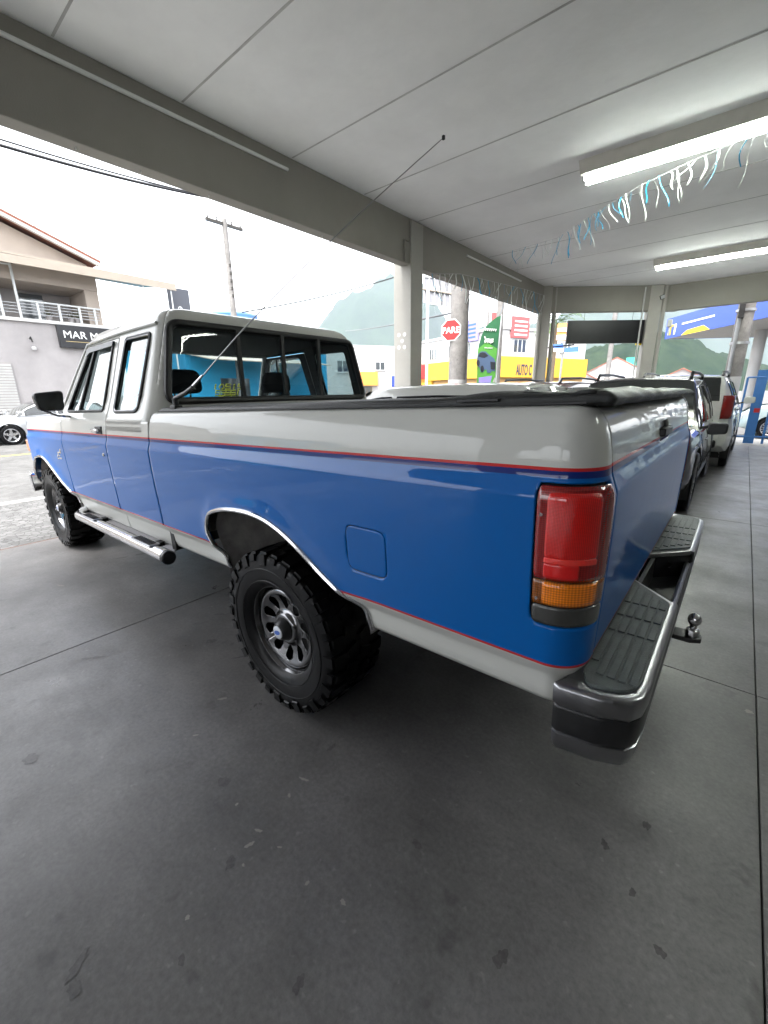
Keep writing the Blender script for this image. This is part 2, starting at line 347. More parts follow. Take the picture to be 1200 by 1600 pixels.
# pavement of small stones, kerb, road with its yellow line, far pavement
def setts():
    m = bpy.data.materials.new('stone_setts'); m.use_nodes = True; t = m.node_tree; b = t.nodes['Principled BSDF']; N = t.nodes.new; L = t.links.new
    g = N('ShaderNodeNewGeometry'); v = N('ShaderNodeTexVoronoi'); v.inputs['Scale'].default_value = 15; L(g.outputs['Position'], v.inputs['Vector'])
    e = N('ShaderNodeTexVoronoi'); e.feature = 'DISTANCE_TO_EDGE'; e.inputs['Scale'].default_value = 15; L(g.outputs['Position'], e.inputs['Vector'])
    r = N('ShaderNodeValToRGB'); r.color_ramp.elements[0].color = (.05, .048, .045, 1); r.color_ramp.elements[1].color = (.14, .137, .133, 1); r.color_ramp.elements[0].position = .01; r.color_ramp.elements[1].position = .09
    L(e.outputs['Distance'], r.inputs[0]); mx = N('ShaderNodeMixRGB'); mx.blend_type = 'MULTIPLY'; mx.inputs[0].default_value = .55
    bw = N('ShaderNodeRGBToBW'); L(v.outputs['Color'], bw.inputs[0]); L(r.outputs[0], mx.inputs[1]); L(bw.outputs[0], mx.inputs[2]); L(mx.outputs[0], b.inputs['Base Color'])
    bp = N('ShaderNodeBump'); bp.inputs['Strength'].default_value = .8; bp.inputs['Distance'].default_value = .02; L(r.outputs[0], bp.inputs['Height']); L(bp.outputs[0], b.inputs['Normal']); b.inputs['Roughness'].default_value = .75
    return m
M['setts'] = setts()
struct(box('pavement', 3.905, 6.3, -13, 40, -.15, -.02, 'setts'))
struct(box('drain_channel', 3.902, 3.97, -13, 40, -.14, -.012, mat('rusty_channel', (.10, .06, .045), .8, noise=(8, .3))))
struct(box('kerb', 6.302, 6.5, -13, 40, -.158, -.01, 'kerb', bevel=.02))
road = box('road', 6.504, 19.3, -200, 120, -.2, -.13, 'asphalt'); struct(road)
M['yellowpaint'] = mat('worn_yellow_road_paint', (.50, .36, .08), .8, noise=(6, .3)); M['whitepaint'] = mat('white_road_paint', (.7, .7, .68), .8, noise=(5, .2))
box('lane_line', 13.9, 14.05, -200, 120, -.128, -.124, 'yellowpaint', road)
struct(box('far_kerb', 19.304, 19.5, -200, 120, -.2, -.005, 'kerb')); struct(box('far_pavement', 19.504, 20.5, -200, 120, -.2, -.012, 'kerb'))

# ---------------- canopy of the showroom
CZ, BZ = 4.05, 3.41
cn = thing('showroom_canopy', 'white ceiling on beige beams and columns sheltering the pickup truck', 'canopy', (3, -4, 0))
def cpart(mb, name, m, **k):
    o = mb.build(name, m, cn, **k); o.location = (-3, 4, 0); return o
ye = 12.0-.02
seams = [9.23, 7.98, 6.73, 5.48, 4.23, 2.98, 1.73, .46, -.52, -1.79, -3.02, -4.28, -5.5, -6.75, -8.0, -9.25, -10.1, -11.2, -12.2]
prev = 12
def xmax(y): return 3.18 if y >= -10.1 else 3.18+(y+10.1)*(2.71/2.1)
for s in seams:
    a, b = prev-.0006, s+.0006
    cpart(MB().prism([(-9, b), (xmax(b), b), (xmax(a), a), (-9, a)], CZ, CZ+.12, lambda x, y, t: (x, y, t)), 'ceiling_panel', 'ceil', smooth=0); prev = s
cpart(MB().prism([(-9, -12.3), (.4, -12.3), (3.2, -10.1), (3.2, 12), (-9, 12)], CZ+.121, CZ+.3, lambda x, y, t: (x, y, t)), 'roof_slab', 'joint', smooth=0)
M['seam'] = mat('dirty_ceiling_seam', (.50, .495, .48), .9, noise=(3, .25))
for s in seams[:-2]:        # filler in the joints, gone grey with dirt
    cpart(MB().box(-9, xmax(s)-.2, s-.009, s+.009, CZ-.0025, CZ-.0005), 'joint_filler', 'seam', smooth=0)
cpart(MB().box(3.0, 3.18, -10.05, 12, BZ, CZ-.001), 'front_beam', 'beam', smooth=0, bevel=.008)
def obox(name, a, b, wid, z0, z1, m, **k):
    a, b = Vector((*a, 0)), Vector((*b, 0)); d = (b-a).normalized(); n = Vector((-d.y, d.x, 0))
    P = [a, b, b+n*wid, a+n*wid]
    return cpart(MB().prism([(p.x, p.y) for p in P], z0, z1, lambda x, y, t: (x, y, t)), name, m, smooth=0, bevel=.008, **k)
obox('corner_beam', (.24, -12.30), (2.97, -10.08), -.2, BZ+.024, CZ-.003, 'beam')
obox('side_beam', (-9, -12.1), (.52, -12.1), -.2, BZ+.02, CZ-.001, 'beam')
cpart(MB().box(2.97, 3.33, -4.42, -4.09, 0, CZ-.02), 'column', 'column', smooth=0, bevel=.012)
def rcol(cx, cy, ang, s=.15):
    mt = Matrix.Translation((cx, cy, 0)) @ Matrix.Rotation(ang, 4, 'Z'); return cpart(MB().box(-s, s, -s, s, 0, CZ-.004, mtx=mt), 'column', 'column', smooth=0, bevel=.012)
rcol(3.0, -10.12, R(25)); rcol(.80, -11.98, R(25)); rcol(-6, -12.2, 0); rcol(3.14, 9.2, 0, .17)
for (x, y, r) in [(2.80, -10.28, .055), (3.05, -9.90, .05), (.56, -12.0, .05)]:
    cpart(MB().tube([(x, y, 0), (x, y, CZ-.02)], r, 12), 'drain_pipe', 'column')
cpart(MB().tube([(.98, -11.66, 0), (.98, -11.66, CZ-.05)], .02, 8), 'conduit', 'seam')
cpart(MB().tube([(2.985, 6, 3.912), (2.985, -1.716, 3.912)], .018, 8), 'conduit', 'pvc')
cpart(MB().tube([(2.985, -5.87, 3.90), (2.985, -8.43, 3.90)], .018, 8), 'conduit', 'pvc')
cpart(MB().tube([(2.99, -4.06, 3.72), (2.985, -3.93, 3.72), (2.985, -3.93, 3.42)], .012, 6), 'conduit', 'beam')
for (y, z) in [(.9, 0), (.4, 0), (-.1, 0), (-.75, 0), (-1.5, 0), (-2.3, 0), (-3.1, 0)]:
    cpart(MB().tube([(3.09, y, BZ), (3.09, y, BZ-.018)], .006, 6), 'screw_hook', 'seam')
for (dx, dz) in [(-.05, .1), (.07, .1), (.0, .0), (-.05, -.1), (.07, -.1)]:
    c = Vector((3.15+dx, -4.089, 2.28+dz)); cpart(MB().lathe([(.001, .0025), (.028, .002), (.033, 0)], 14, c, 'y'), 'filled_hole', 'pvc')
# back wall behind the camera and the low wall on the left
wall = box('back_wall', -9.2, -9, -12.3, 12, 0, 4.1, 'innerwall'); lw = MB().box(-9, 2.8, 9.0, 9.2, 0, 1.7).box(-9, 2.8, 9.0, 9.2, 3.3, 4.049).box(-9, -4, 9.0, 9.2, 1.7, 3.3).box(-1.0, -.4, 9.0, 9.2, 1.7, 3.3).box(2.2, 2.8, 9.0, 9.2, 1.7, 3.3).build('side_wall', 'innerwall', smooth=0); tag(lw, 'plain beige side wall of the showroom on the driver side', 'wall')
tag(wall, 'plain beige rear wall of the showroom behind the floor', 'wall')

# fluorescent battens
def batten(x1, x0, y, z, label):
    t = thing('fluorescent_light', label, 'ceiling light', ((x0+x1)/2, y, CZ), 0, 'fluorescent lights under the ceiling'); h = (x1-x0)/2
    mb = MB().prism([(-.26, -.002), (.26, -.002), (.16, -.11), (-.16, -.11)], -h, h, lambda a, b, t_: (t_, a, b)); mb.build('reflector', 'fixture', t, smooth=0, bevel=.004)
    for s in (-.075, .075):
        MB().tube([(-h+.03, s, -.135), (h-.03, s, -.135)], .018, 10).build('tube', 'tube', t)
        for e in (-h+.02, h-.02): MB().box(e-.014, e+.014, s-.022, s+.022, -.16, -.105).build('lamp_holder', 'pvc', t, smooth=0, bevel=.003)
    return t
batten(.50, -1.95, -4.30, CZ, 'lit fluorescent batten nearest the camera, right above the blue garland')
batten(.47, -1.95, -9.45, CZ, 'lit fluorescent batten farther back, above the white car')
batten(-3.2, -5.6, -2.0, CZ, 'lit fluorescent batten behind the camera over the open floor')

# tinsel garland of twisted ribbons
M['ribw'] = mat('pale_ribbon', (.75, .78, .76), .35, .1, .5); M['ribb'] = mat('blue_ribbon', (.03, .34, .58), .35, .1, .5); M['string'] = mat('nylon_string', (.5, .5, .5), .5)
def garland(name, label, pts, n, rng, lmin, lmax, sway):
    g = thing(name, label, 'garland', pts[0], 0, 'ribbon garlands'); o = Vector(pts[0]); P = [Vector(p)-o for p in pts]
    MB().tube(P, .0025, 4).build('string', 'string', g)
    L = [0]
    for a, b in zip(P, P[1:]): L.append(L[-1]+(b-a).length)
    for k in range(n):
        s = (k+rng.uniform(.05, .95))/n*L[-1]; i = max(j for j in range(len(L)) if L[j] <= s); i = min(i, len(P)-2); q = P[i].lerp(P[i+1], (s-L[i])/(L[i+1]-L[i]))
        ln = rng.uniform(lmin, lmax); wd = rng.uniform(.004, .010); a0 = rng.uniform(0, 6.3); tw = rng.uniform(-1.4, 1.4); dx, dy = rng.uniform(-sway, sway), rng.uniform(-sway, sway); ph = rng.uniform(0, 6)
        rows = []
        for j in range(8):
            t = j/7; c = q+Vector((dx*t+.02*math.sin(5*t+ph), dy*t+.02*math.cos(4*t+ph), -ln*t)); a = a0+tw*t; d = Vector((math.cos(a), math.sin(a), 0))*wd
            rows.append([c-d, c+d])
        MB().grid(rows).build('ribbon', 'ribb' if rng.random() < .36 else 'ribw', g, solid=.0006)
rg = random.Random(3)
ga = [onp(x, y, 0, 2.93) for x, y in [(672, 428), (720, 428), (770, 440), (820, 452), (852, 462)]]
garland('ribbon_garland', 'short ribbon garland hanging in front of the front beam beside the conduit', ga, 40, rg, .2, .6, .14)
gb = [onp(800, 392, 2, 3.98), onp(870, 372, 2, 3.90), onp(935, 330, 2, 3.84), onp(1000, 290, 2, 3.82), onp(1080, 252, 2, 3.80), onp(1150, 222, 2, 3.82), onp(1230, 190, 2, 3.88)]
garland('ribbon_garland', 'long white and blue ribbon garland strung under the ceiling beside the nearer light', gb, 54, rg, .18, .42, .16)
# ============================================================ PICKUP TRUCK (x forward, y left; origin on the floor under the rear axle)
M['yellowpen'] = mat('yellow_window_marker', (.75, .72, .03), .6); M['mirrorglass'] = mat('mirror_glass', (.08, .085, .085), .05, .6, 1)
truck = thing('pickup_truck', 'blue and white extended cab pickup truck with black bed cover', 'pickup truck')
RAKE = R(1.541); BO = (0, 0, .36)
Z0 = .385                                    # body heights below are counted from the floor at the rear axle
def tp(mb, name, m, sub=None, **k):
    """body part: mesh given in body coordinates, set on the raked chassis"""
    mb.v = [(x, y, z-Z0) for x, y, z in mb.v]
    o = mb.build(name, m, sub or truck, **k)
    if not sub: o.location = BO; o.rotation_euler = (0, RAKE, 0)
    return o
def mirror(mb):
    r = MB(); r.v = [(x, -y, z) for x, y, z in mb.v]; r.f = [tuple(reversed(f)) for f in mb.f]; r.mi = list(mb.mi); return r
def body_to_world(p):
    x, y, z = p; z -= Z0; return Vector((x*math.cos(RAKE)+z*math.sin(RAKE), y, -x*math.sin(RAKE)+z*math.cos(RAKE)+BO[2]))
# --- side section: inset from the widest line against height
BED = [(.625, .06), (.66, .05), (.712, .044), (.719, .040), (.753, .017), (.76, .014), (.80, .012), (1.0, .003), (1.12, 0), (1.198, 0), (1.206, .001), (1.212, .003), (1.243, .0135), (1.25, .0155), (1.30, .02), (1.345, .028), (1.372, .037), (1.392, .049), (1.404, .062), (1.411, .077), (1.414, .092)]
CABP = [(.60, .062), (.66, .052), (.712, .046), (.719, .042), (.753, .019), (.76, .016), (.80, .014), (1.0, .005), (1.12, .002), (1.198, .002), (1.206, .003), (1.212, .005), (1.243, .0155), (1.25, .0175), (1.30, .02), (1.34, .026), (1.375, .035), (1.405, .048), (1.43, .060), (1.46, .070)]
def bed_rows(tab, z0, z1, step=.014):
    zs = set(z for z, _ in tab if z0 <= z <= z1) | {z0, z1}; n = int((z1-z0)/step)
    zs |= {round(z0+(z1-z0)*i/n, 5) for i in range(n+1)}
    zs = sorted(zs); out = [zs[0]]
    for z in zs[1:]:
        if z-out[-1] > .0035: out.append(z)
    out[-1] = z1; return out
# --- wheel openings (x, z)
ARCH_R = smooth_poly([(.405, .55), (.405, .63), (.412, .70), (.455, .775), (.470, .85), (.425, .925), (.30, .968), (.12, .986), (-.02, .978), (-.13, .948), (-.23, .90), (-.32, .845), (-.39, .798), (-.455, .755), (-.515, .727), (-.55, .70), (-.562, .64), (-.562, .55)], 4, closed=False)
ARCH_F = smooth_poly([(4.02, .50), (4.02, .62), (4.01, .72), (3.96, .83), (3.87, .93), (3.74, 1.0), (3.56, 1.025), (3.40, 1.01), (3.27, .957), (3.14, .895), (2.98, .82), (2.85, .757), (2.81, .70), (2.80, .64), (2.80, .50)], 4, closed=False)
# --- cargo bed side: straight flank, rounded rear corner, short return to the tailgate
XF, XR, RC, SEAM = 1.035, -1.30, .11, .868
L1 = XF-(XR+RC); LA = math.pi/2*RC; L2 = (1-RC)-SEAM
def flare(arch, x, z, amt=.016, wid=.055):
    """the panel swells out towards the lip of the wheel opening"""
    if z < .70 or x > max(p[0] for p in arch)+.15 or x < min(p[0] for p in arch)-.15 or z > 1.16: return 0
    p = nearest(arch[::3], x, z); q = math.hypot(p[0]-x, p[1]-z); return amt*math.exp(-(q/wid)**2)*min(1, (z-.70)/.12)
def bed_S(u, v, off=0.0):
    d = interp(BED, v)-off
    if u < 1.75: d -= flare(ARCH_R, XF-u, v)
    if u <= L1: return (XF-u, 1-d, v)
    if u <= L1+LA:
        a = (u-L1)/RC; r = RC-d; return (XR+RC-math.sin(a)*r, 1-RC+math.cos(a)*r, v)
    return (XR+d, 1-RC-(u-L1-LA), v)
us = lin(0, L1, 170)+lin(L1, L1+LA, 16)[1:]+lin(L1+LA, L1+LA+L2, 4)[1:]; vs = bed_rows(BED, .625, 1.414)
arch_u = [(XF-x, z) for x, z in ARCH_R]
LU0, LU1, LZ0, LZ1 = XF+1.155, L1+LA+.004, .874, 1.239
lamp_hole = round_poly([(LU0, LZ0), (LU1, LZ0), (LU1, LZ1), (LU0, LZ1)], [.03, .012, .008, .012])
fuel_hole = round_poly([(XF+.505, .862), (XF+.686, .862), (XF+.686, 1.03), (XF+.505, 1.03)], [.035, .035, .035, .035])
mbL = panel(bed_S, us, vs, [arch_u, lamp_hole, fuel_hole]); mbR = mirror(panel(bed_S, us, vs, [arch_u, lamp_hole]))
def inset(poly, d):
    c = Vector((sum(p[0] for p in poly)/len(poly), sum(p[1] for p in poly)/len(poly))); out = []
    for p in poly:
        q = Vector(p)-c; out.append((p[0]-math.copysign(min(d, abs(q.x)), q.x), p[1]-math.copysign(min(d, abs(q.y)), q.y)))
    return out
for side, mb in ((1, mbL), (-1, mbR)):
    bs = tp(mb, 'bed_side', 'body', solid=.012)
    def sd(m_): return m_ if side == 1 else mirror(m_)
    a = [(x, 1-interp(BED, z)+.001+flare(ARCH_R, x, z), z) for x, z in ARCH_R if z > .615]
    tp(sd(MB().tube(a, .0105, 8)), 'wheel_arch_trim', 'chrome', bs)
    if side == 1:
        fp = inset(fuel_hole, .003)
        fu = panel(lambda u, v: bed_S(u, v, .0), lin(XF+.505, XF+.686, 20), lin(.862, 1.03, 18), keep=fp)
        tp(fu, 'fuel_door', 'body', bs, solid=.006)
        tp(MB().tube([bed_S(u, v, -.004) for u, v in fuel_hole], .0032, 6, closed=True), 'fuel_door_gap', 'seal', bs)
    # inner wheel well: arch outline carried inwards, closed by an inner wall
    well = MB(); yo, yi = .955, .56
    A_ = [(x, max(z, .60)) for x, z in ARCH_R]; rows = [[(x*1.0, y, z) for x, z in A_] for y in (yo, .80, yi)]; well.grid(rows); well.box(-.56, .40, yi-.02, yi-.004, .74, .99)
    tp(sd(well), 'wheel_well', 'liner', smooth=40)
# --- tail lamps
def lamp(side):
    sd = (lambda m_: m_) if side == 1 else mirror
    def lensp(z0, z1, u0, u1, off, r=.006):
        k = round_poly([(u0, z0), (u1, z0), (u1, z1), (u0, z1)], r)
        S = lambda u, v: bed_S(u, min(max(v, LZ0), LZ1), off+.0)
        return sd(panel(S, lin(u0, u1, 26), lin(z0, z1, max(6, int((z1-z0)/.012))), keep=k))
    t = tp(lensp(LZ0+.002, LZ1-.002, LU0+.002, LU1-.002, -.012, .02), 'tail_lamp', 'blackplastic', solid=.004)
    w_ = LU1-LU0
    tp(lensp(1.002, LZ1-.006, LU0+.006, LU1-.004, .002, .012), 'red_lens', 'lens_darkred', t, solid=.004)
    tp(lensp(1.055, LZ1-.02, LU0+.03, LU0+w_*.72, .0035, .01), 'brake_lens', 'lens_red', t, solid=.003)
    tp(lensp(1.046, 1.060, LU0+.03, LU0+w_*.72, .0050, .003), 'lens_strip', 'lens_bright', t, solid=.003)
    tp(lensp(1.008, 1.046, LU0+.03, LU0+w_*.52, .0035, .006), 'reflector_lens', 'lens_flat', t, solid=.003)
    tp(lensp(.934, .999, LU0+.006, LU1-.004, .002, .004), 'amber_lens', 'lens_darkamber', t, solid=.004)
    tp(lensp(.937, .996, LU0+.03, LU0+w_*.78, .0035, .004), 'turn_lens', 'lens_amber', t, solid=.003)
    tp(lensp(LZ0+.006, .931, LU0+.006, LU1-.004, .002, .014), 'reversing_lens', 'lens_clear', t, solid=.004)
    for (du, z) in ((.018, 1.165), (.018, .948)):
        p = bed_S(LU0+du, z, .004); tp(sd(MB().lathe([(.001, .003), (.004, .003), (.005, 0)], 8, p, 'y')), 'lamp_screw', 'chrome', t)
lamp(1); lamp(-1)
# --- tailgate
def gate_S(u, v, off=0):
    d = interp(BED, v)-off
    return (XR+d+.002, u, v)
tv = bed_rows(BED, .70, 1.412); TG = .862
cutg = round_poly([(-.125, 1.255), (.125, 1.255), (.125, 1.325), (-.125, 1.325)], .012)
tg = tp(panel(gate_S, lin(-TG, TG, 90), tv, [cutg]), 'tailgate', 'body', solid=.012)
tp(panel(lambda u, v: gate_S(u, v, -.014), lin(-.13, .13, 12), lin(1.25, 1.33, 6)), 'handle_recess', 'blackplastic', tg)
tp(MB().box(XR+.004, XR+.03, -.10, .10, 1.272, 1.30), 'tailgate_handle', 'blackplastic', tg, bevel=.004)
for s in (1, -1): tp(MB().tube([(XR+interp(BED, z)+.006, s*.865, z) for z in tv], .004, 6), 'gate_seal', 'seal', tg)
# --- bed front wall and load floor (closed box under the cover)
tp(MB().box(1.0, 1.03, -.93, .93, .66, 1.405), 'bed_front_wall', 'white', smooth=0)
tp(MB().box(-1.27, 1.0, -.54, .54, .80, .83).box(-1.27, 1.0, -.93, .93, .99, 1.01), 'bed_floor', 'dark', smooth=0)
# --- soft cover: sagging vinyl with folds at the rear corner, over an edge rail
random.seed(5)
def cover_z(x, y):
    e = min(.925-abs(y), 1.01-x, x+1.285); f = max(0, min(1, e/.05)); z = 1.417+.020*math.sqrt(max(0, f*(2-f)))
    z += .007*math.exp(-((x+1.28)/.30)**2)+.010*math.exp(-((abs(y)-.86)/.05)**2-((x+.98)/.13)**2)*f
    z += f*(.0035*math.sin(7*x+2.0*y)*math.cos(3*y+1)+.003*math.sin(16*x-9*y)*math.exp(-((x+1.2)/.35)**2)+.0045*math.sin(26*y+9*x)*math.exp(-((x+1.26)/.07)**2))
    return z
rows = []
for i in range(120):
    x = 1.01-2.30*i/119; rows.append([(x-.004*math.sin(y_*31)*(1 if i > 112 else 0), y_, cover_z(x, y_)) for y_ in lin(-.925, .925, 90)])
cv = tp(MB().grid(rows), 'bed_cover', 'vinyl', smooth=60, solid=.02)
for s in (1, -1):
    tp(MB().box(-1.23, 1.0, s*.895-.02, s*.895+.025, 1.409, 1.424), 'cover_rail', 'blackplastic', cv, bevel=.004)
tp(MB().box(-1.02, -.90, .905, .932, 1.4225, 1.431), 'cover_clip', 'blackplastic', cv, bevel=.002)
fold = []
for i in range(14):
    t = i/13; fold.append([(-1.05-.20*t+.012*math.sin(9*t), .885-.05*j+.03*t, 1.4385+.010*math.sin(3.1*(j/5))*(1-t*.3)+.006*math.sin(8*t+j)) for j in range(6)])
tp(MB().grid(fold), 'cover_fold', 'vinyl', cv, smooth=60, solid=.01)
# ------------------------------------------------ cab
Y_TAB = [(z, 1-d) for z, d in CABP]+[(1.50, .913), (1.86, .800), (1.91, .783), (1.945, .766), (1.975, .740), (1.997, .703), (2.012, .653), (2.02, .58)]
XR_TAB = [(1.30, 1.055), (1.42, 1.058), (1.48, 1.066), (1.86, 1.098), (1.91, 1.106), (1.945, 1.118), (1.975, 1.140), (1.997, 1.175), (2.012, 1.23), (2.02, 1.31)]
XW_TAB = [(1.36, 2.80), (1.44, 2.76), (1.91, 2.36), (1.945, 2.325), (1.975, 2.285), (1.997, 2.23), (2.012, 2.16), (2.02, 2.06)]
RCAB = .085
def cy(z): return interp(Y_TAB, z)
def cx(z): return interp(XR_TAB, z)
def cw(z): return interp(XW_TAB, z)
def cab_side(x, z, off=0, s=1):
    y, xr, r = cy(z), cx(z), RCAB
    if x < xr+r: x = max(x, xr); y = y-r+math.sqrt(max(0, r*r-(xr+r-x)**2))
    return (x, s*(y+off), z)
def cab_rear(y, z, off=0):
    Yz, x, r = cy(z), cx(z), RCAB; a = abs(y)
    crown = .018*(1-(a/.9)**2) if a < .9 else 0
    if a > Yz-r: a = min(a, Yz); x = x+r-math.sqrt(max(0, r*r-(a-Yz+r)**2))
    return (x-off-crown, math.copysign(a, y), z)
QWIN = round_poly([(1.62, 1.415), (1.235, 1.415), (1.22, 1.86), (1.60, 1.868)], [.05, .05, .04, .03])
DWIN = round_poly([(2.62, 1.425), (1.82, 1.425), (1.82, 1.86), (2.30, 1.868)], [.03, .03, .035, .04])
RWIN = round_poly([(-.84, 1.468), (.84, 1.468), (.745, 1.908), (-.745, 1.908)], .06, 6)
DOOR_OPEN = [(1.727, .5), (1.727, 1.885), (1.735, 1.895), (2.365, 1.895), (2.78, 1.42), (2.90, 1.36), (2.90, .5)]
zrows = sorted(set([round(z, 4) for z in lin(1.30, 1.91, 46)]+[1.93, 1.945, 1.96, 1.975, 1.987, 1.997, 2.005, 2.012, 2.017, 2.02]))
cab = MB()
for s in (1, -1):
    m_ = MB()
    # columns run from the windscreen edge to the rear corner
    S = lambda t, z: cab_side(cw(z)+(cx(z)+RCAB*.29-cw(z))*t, z)
    tt = lin(0, .93, 130)+lin(.93, 1, 26)[1:]
    # work in (x,z) through a wrapper so that the window outlines can be cut
    xs = lin(2.80, 1.28, 110)+lin(1.28, 1.06, 40)[1:]
    def Sx(x, z):
        x = max(min(x, cw(z)), cx(z)+RCAB*.2929); return cab_side(x, z)
    panel(Sx, xs, zrows, [QWIN, DOOR_OPEN], mb=m_)
    # drop zero-area strips made by clamping
    cab.add(m_.v if s == 1 else [(x, -y, z) for x, y, z in m_.v], [f if s == 1 else tuple(reversed(f)) for f in m_.f])
def Sr(y, z):
    Yl = cy(z)-RCAB*.2929; return cab_rear(max(-Yl, min(Yl, y)), z)
panel(Sr, lin(-.93, .93, 130), zrows, [RWIN], mb=cab)
top = [(x, y, 2.02) for x, y in [(2.06, -.58), (2.06, .58), (1.31, .58), (1.31, -.58)]]; cab.add(top, [(0, 1, 2, 3)])
bmm = bmesh.new(); me_ = bpy.data.meshes.new('t'); me_.from_pydata(cab.v, [], cab.f); bmm.from_mesh(me_)
bmesh.ops.remove_doubles(bmm, verts=bmm.verts, dist=.0012)
bmesh.ops.dissolve_degenerate(bmm, edges=bmm.edges, dist=.0005)
cab2 = MB(); bmm.verts.index_update(); cab2.add([v.co.copy() for v in bmm.verts], [tuple(v.index for v in f.verts) for f in bmm.faces]); bmm.free(); bpy.data.meshes.remove(me_)
cabo = tp(cab2, 'cab', ['body', 'headliner'], smooth=40, solid=.02)
# roof gutter / drip rail
for s in (1, -1): tp(MB().tube([(x, s*(cy(1.906)+.006), 1.906+.010*math.sin(math.pi*(x-1.15)/1.25)) for x in lin(1.16, 2.36, 24)]+[(2.55, s*(cy(1.70)+.006), 1.70), (2.74, s*(cy(1.47)+.006), 1.47)], .0095, 8), 'drip_rail', 'body', cabo)
# lower cab quarter (behind the door) and front wing come from the side section
def cab_low(u, v): return (u, 1-interp(CABP, v), v)
lowrows = bed_rows(CABP, .605, 1.36)
for s in (1, -1):
    sd = (lambda m_: m_) if s == 1 else mirror
    tp(sd(panel(cab_low, lin(1.05, 1.722, 40), lowrows)), 'cab_quarter', 'body', solid=.012)
    tp(sd(MB().box(1.0, 1.05, .5, .955, .60, 1.35)), 'cab_back_wall', 'dark', smooth=0)
    # side glass
    gl = tp(sd(panel(lambda x, z: cab_side(x, z, -.010), lin(1.20, 1.64, 20), lin(1.40, 1.88, 20), keep=QWIN)), 'quarter_window', 'glass')
    tp(sd(MB().tube([cab_side(x, z, .001) for x, z in QWIN], .010, 8, closed=True)), 'window_seal', 'seal', gl)
    tp(sd(MB().tube([cab_side(x, z, .007) for x, z in inset(QWIN, -.008)], .004, 6, closed=True)), 'window_chrome', 'dullchrome', gl)
    # door: lower skin and window frame in one pressing
    def door_S(x, z): return cab_side(x, z) if z > 1.30 else cab_low(x, z)
    dk = [(1.734, .607), (1.734, 1.88), (1.742, 1.888), (2.355, 1.888), (2.745, 1.44), (2.755, 1.40), (2.755, .607)]
    drows = sorted(set(bed_rows(CABP, .605, 1.36)+[round(z, 4) for z in lin(1.375, 1.895, 42)]))
    dm = panel(door_S, lin(1.73, 2.76, 80), drows, [DWIN], keep=dk)
    door = tp(sd(dm), 'door', ['body', 'headliner'], solid=.02)
    dg = tp(sd(panel(lambda x, z: cab_side(x, z, -.012), lin(1.80, 2.64, 30), lin(1.41, 1.88, 20), keep=DWIN)), 'door_glass', 'glass', door)
    tp(sd(MB().tube([cab_side(x, z, .0) for x, z in DWIN], .011, 8, closed=True)), 'window_seal', 'seal', door)
    tp(sd(MB().tube([cab_side(2.335, 1.43, -.004), cab_side(2.19, 1.865, -.004)], .014, 8)), 'vent_bar', 'blackplastic', door)
    tp(sd(MB().box(1.80, 1.92, .972, .988, 1.272, 1.325)), 'handle_plate', 'blackplastic', door, bevel=.006)
    tp(sd(MB().box(1.815, 1.935, .99, 1.012, 1.285, 1.308)), 'door_handle', 'chrome', door, bevel=.006)
    tp(sd(MB().lathe([(.001, .006), (.011, .006), (.013, 0)], 12, (1.80, .998, 1.135), 'y')), 'door_lock', 'chrome', door)
    # front wing
    def wing_S(u, v):
        d = interp(CABP, min(v, 1.36)); x, y = u, 1-d+flare(ARCH_F, u, v)
        if x > 3.95: y -= .20*((x-3.95)/.40)**2
        if v > 1.20: pass
        if x > 3.3: v2 = v-(.10*((x-3.3)/1.05)**2)*max(0, (v-1.18)/.18)
        else: v2 = v
        return (x, y, v2)
    wrows = bed_rows(CABP, .66, 1.36)
    wk = [(2.763, .60), (4.34, .60), (4.34, 1.37), (2.763, 1.37)]
    wg = tp(sd(panel(wing_S, lin(2.763, 4.34, 100), wrows, [ARCH_F])), 'front_wing', 'body', solid=.012)
    a = [(x, wing_S(x, z)[1]+.001, z) for x, z in ARCH_F if z > .66]
    tp(sd(MB().tube(a, .0105, 8)), 'wheel_arch_trim', 'chrome', wg)
    tp(sd(MB().box(4.22, 4.335, .78, .955, 1.03, 1.15)), 'side_marker', 'lens_amber', wg, bevel=.01)
    for (x0, x1, z0, z1) in ((2.86, 2.885, 1.085, 1.125), (2.885, 2.92, 1.09, 1.10), (2.93, 2.96, 1.06, 1.098), (2.97, 2.99, 1.03, 1.07), (2.87, 2.97, 1.035, 1.048), (2.90, 2.93, 1.06, 1.07)):
        tp(sd(MB().box(x0, x1, .994, .9995, z0, z1)), 'wing_badge', 'chrome', wg, bevel=.001)
    well = MB(); A_ = [(x, max(z, .60)) for x, z in ARCH_F]; well.grid([[(x, y, z) for x, z in A_] for y in (.955, .80, .50)]); tp(sd(well), 'wheel_well', 'liner', smooth=40)
    # sun visor over the door glass
    vz = [(2.345, 1.868), (2.29, 1.878), (1.80, 1.874), (1.80, 1.845), (2.25, 1.842), (2.32, 1.82)]
    tp(sd(MB().prism(vz, .004, .018, lambda x, z, t_: cab_side(x, z, t_))), 'wind_deflector', 'blackplastic', door, smooth=0)
    # door mirror
    mr = tp(sd(MB().prism(round_poly([(-.075, -.075), (.075, -.075), (.095, .055), (-.09, .075)], .035), 0, .07, lambda a_, b_, t_: (2.47+t_*1.0+a_*.15, 1.075+a_, 1.51+b_))), 'door_mirror', 'blackplastic', bevel=.012, seg=3)
    tp(sd(MB().prism(round_poly([(-.066, -.064), (.066, -.064), (.084, .046), (-.08, .064)], .03), -.003, .0, lambda a_, b_, t_: (2.47+t_+a_*.15, 1.075+a_, 1.51+b_))), 'mirror_glass', 'mirrorglass', mr)
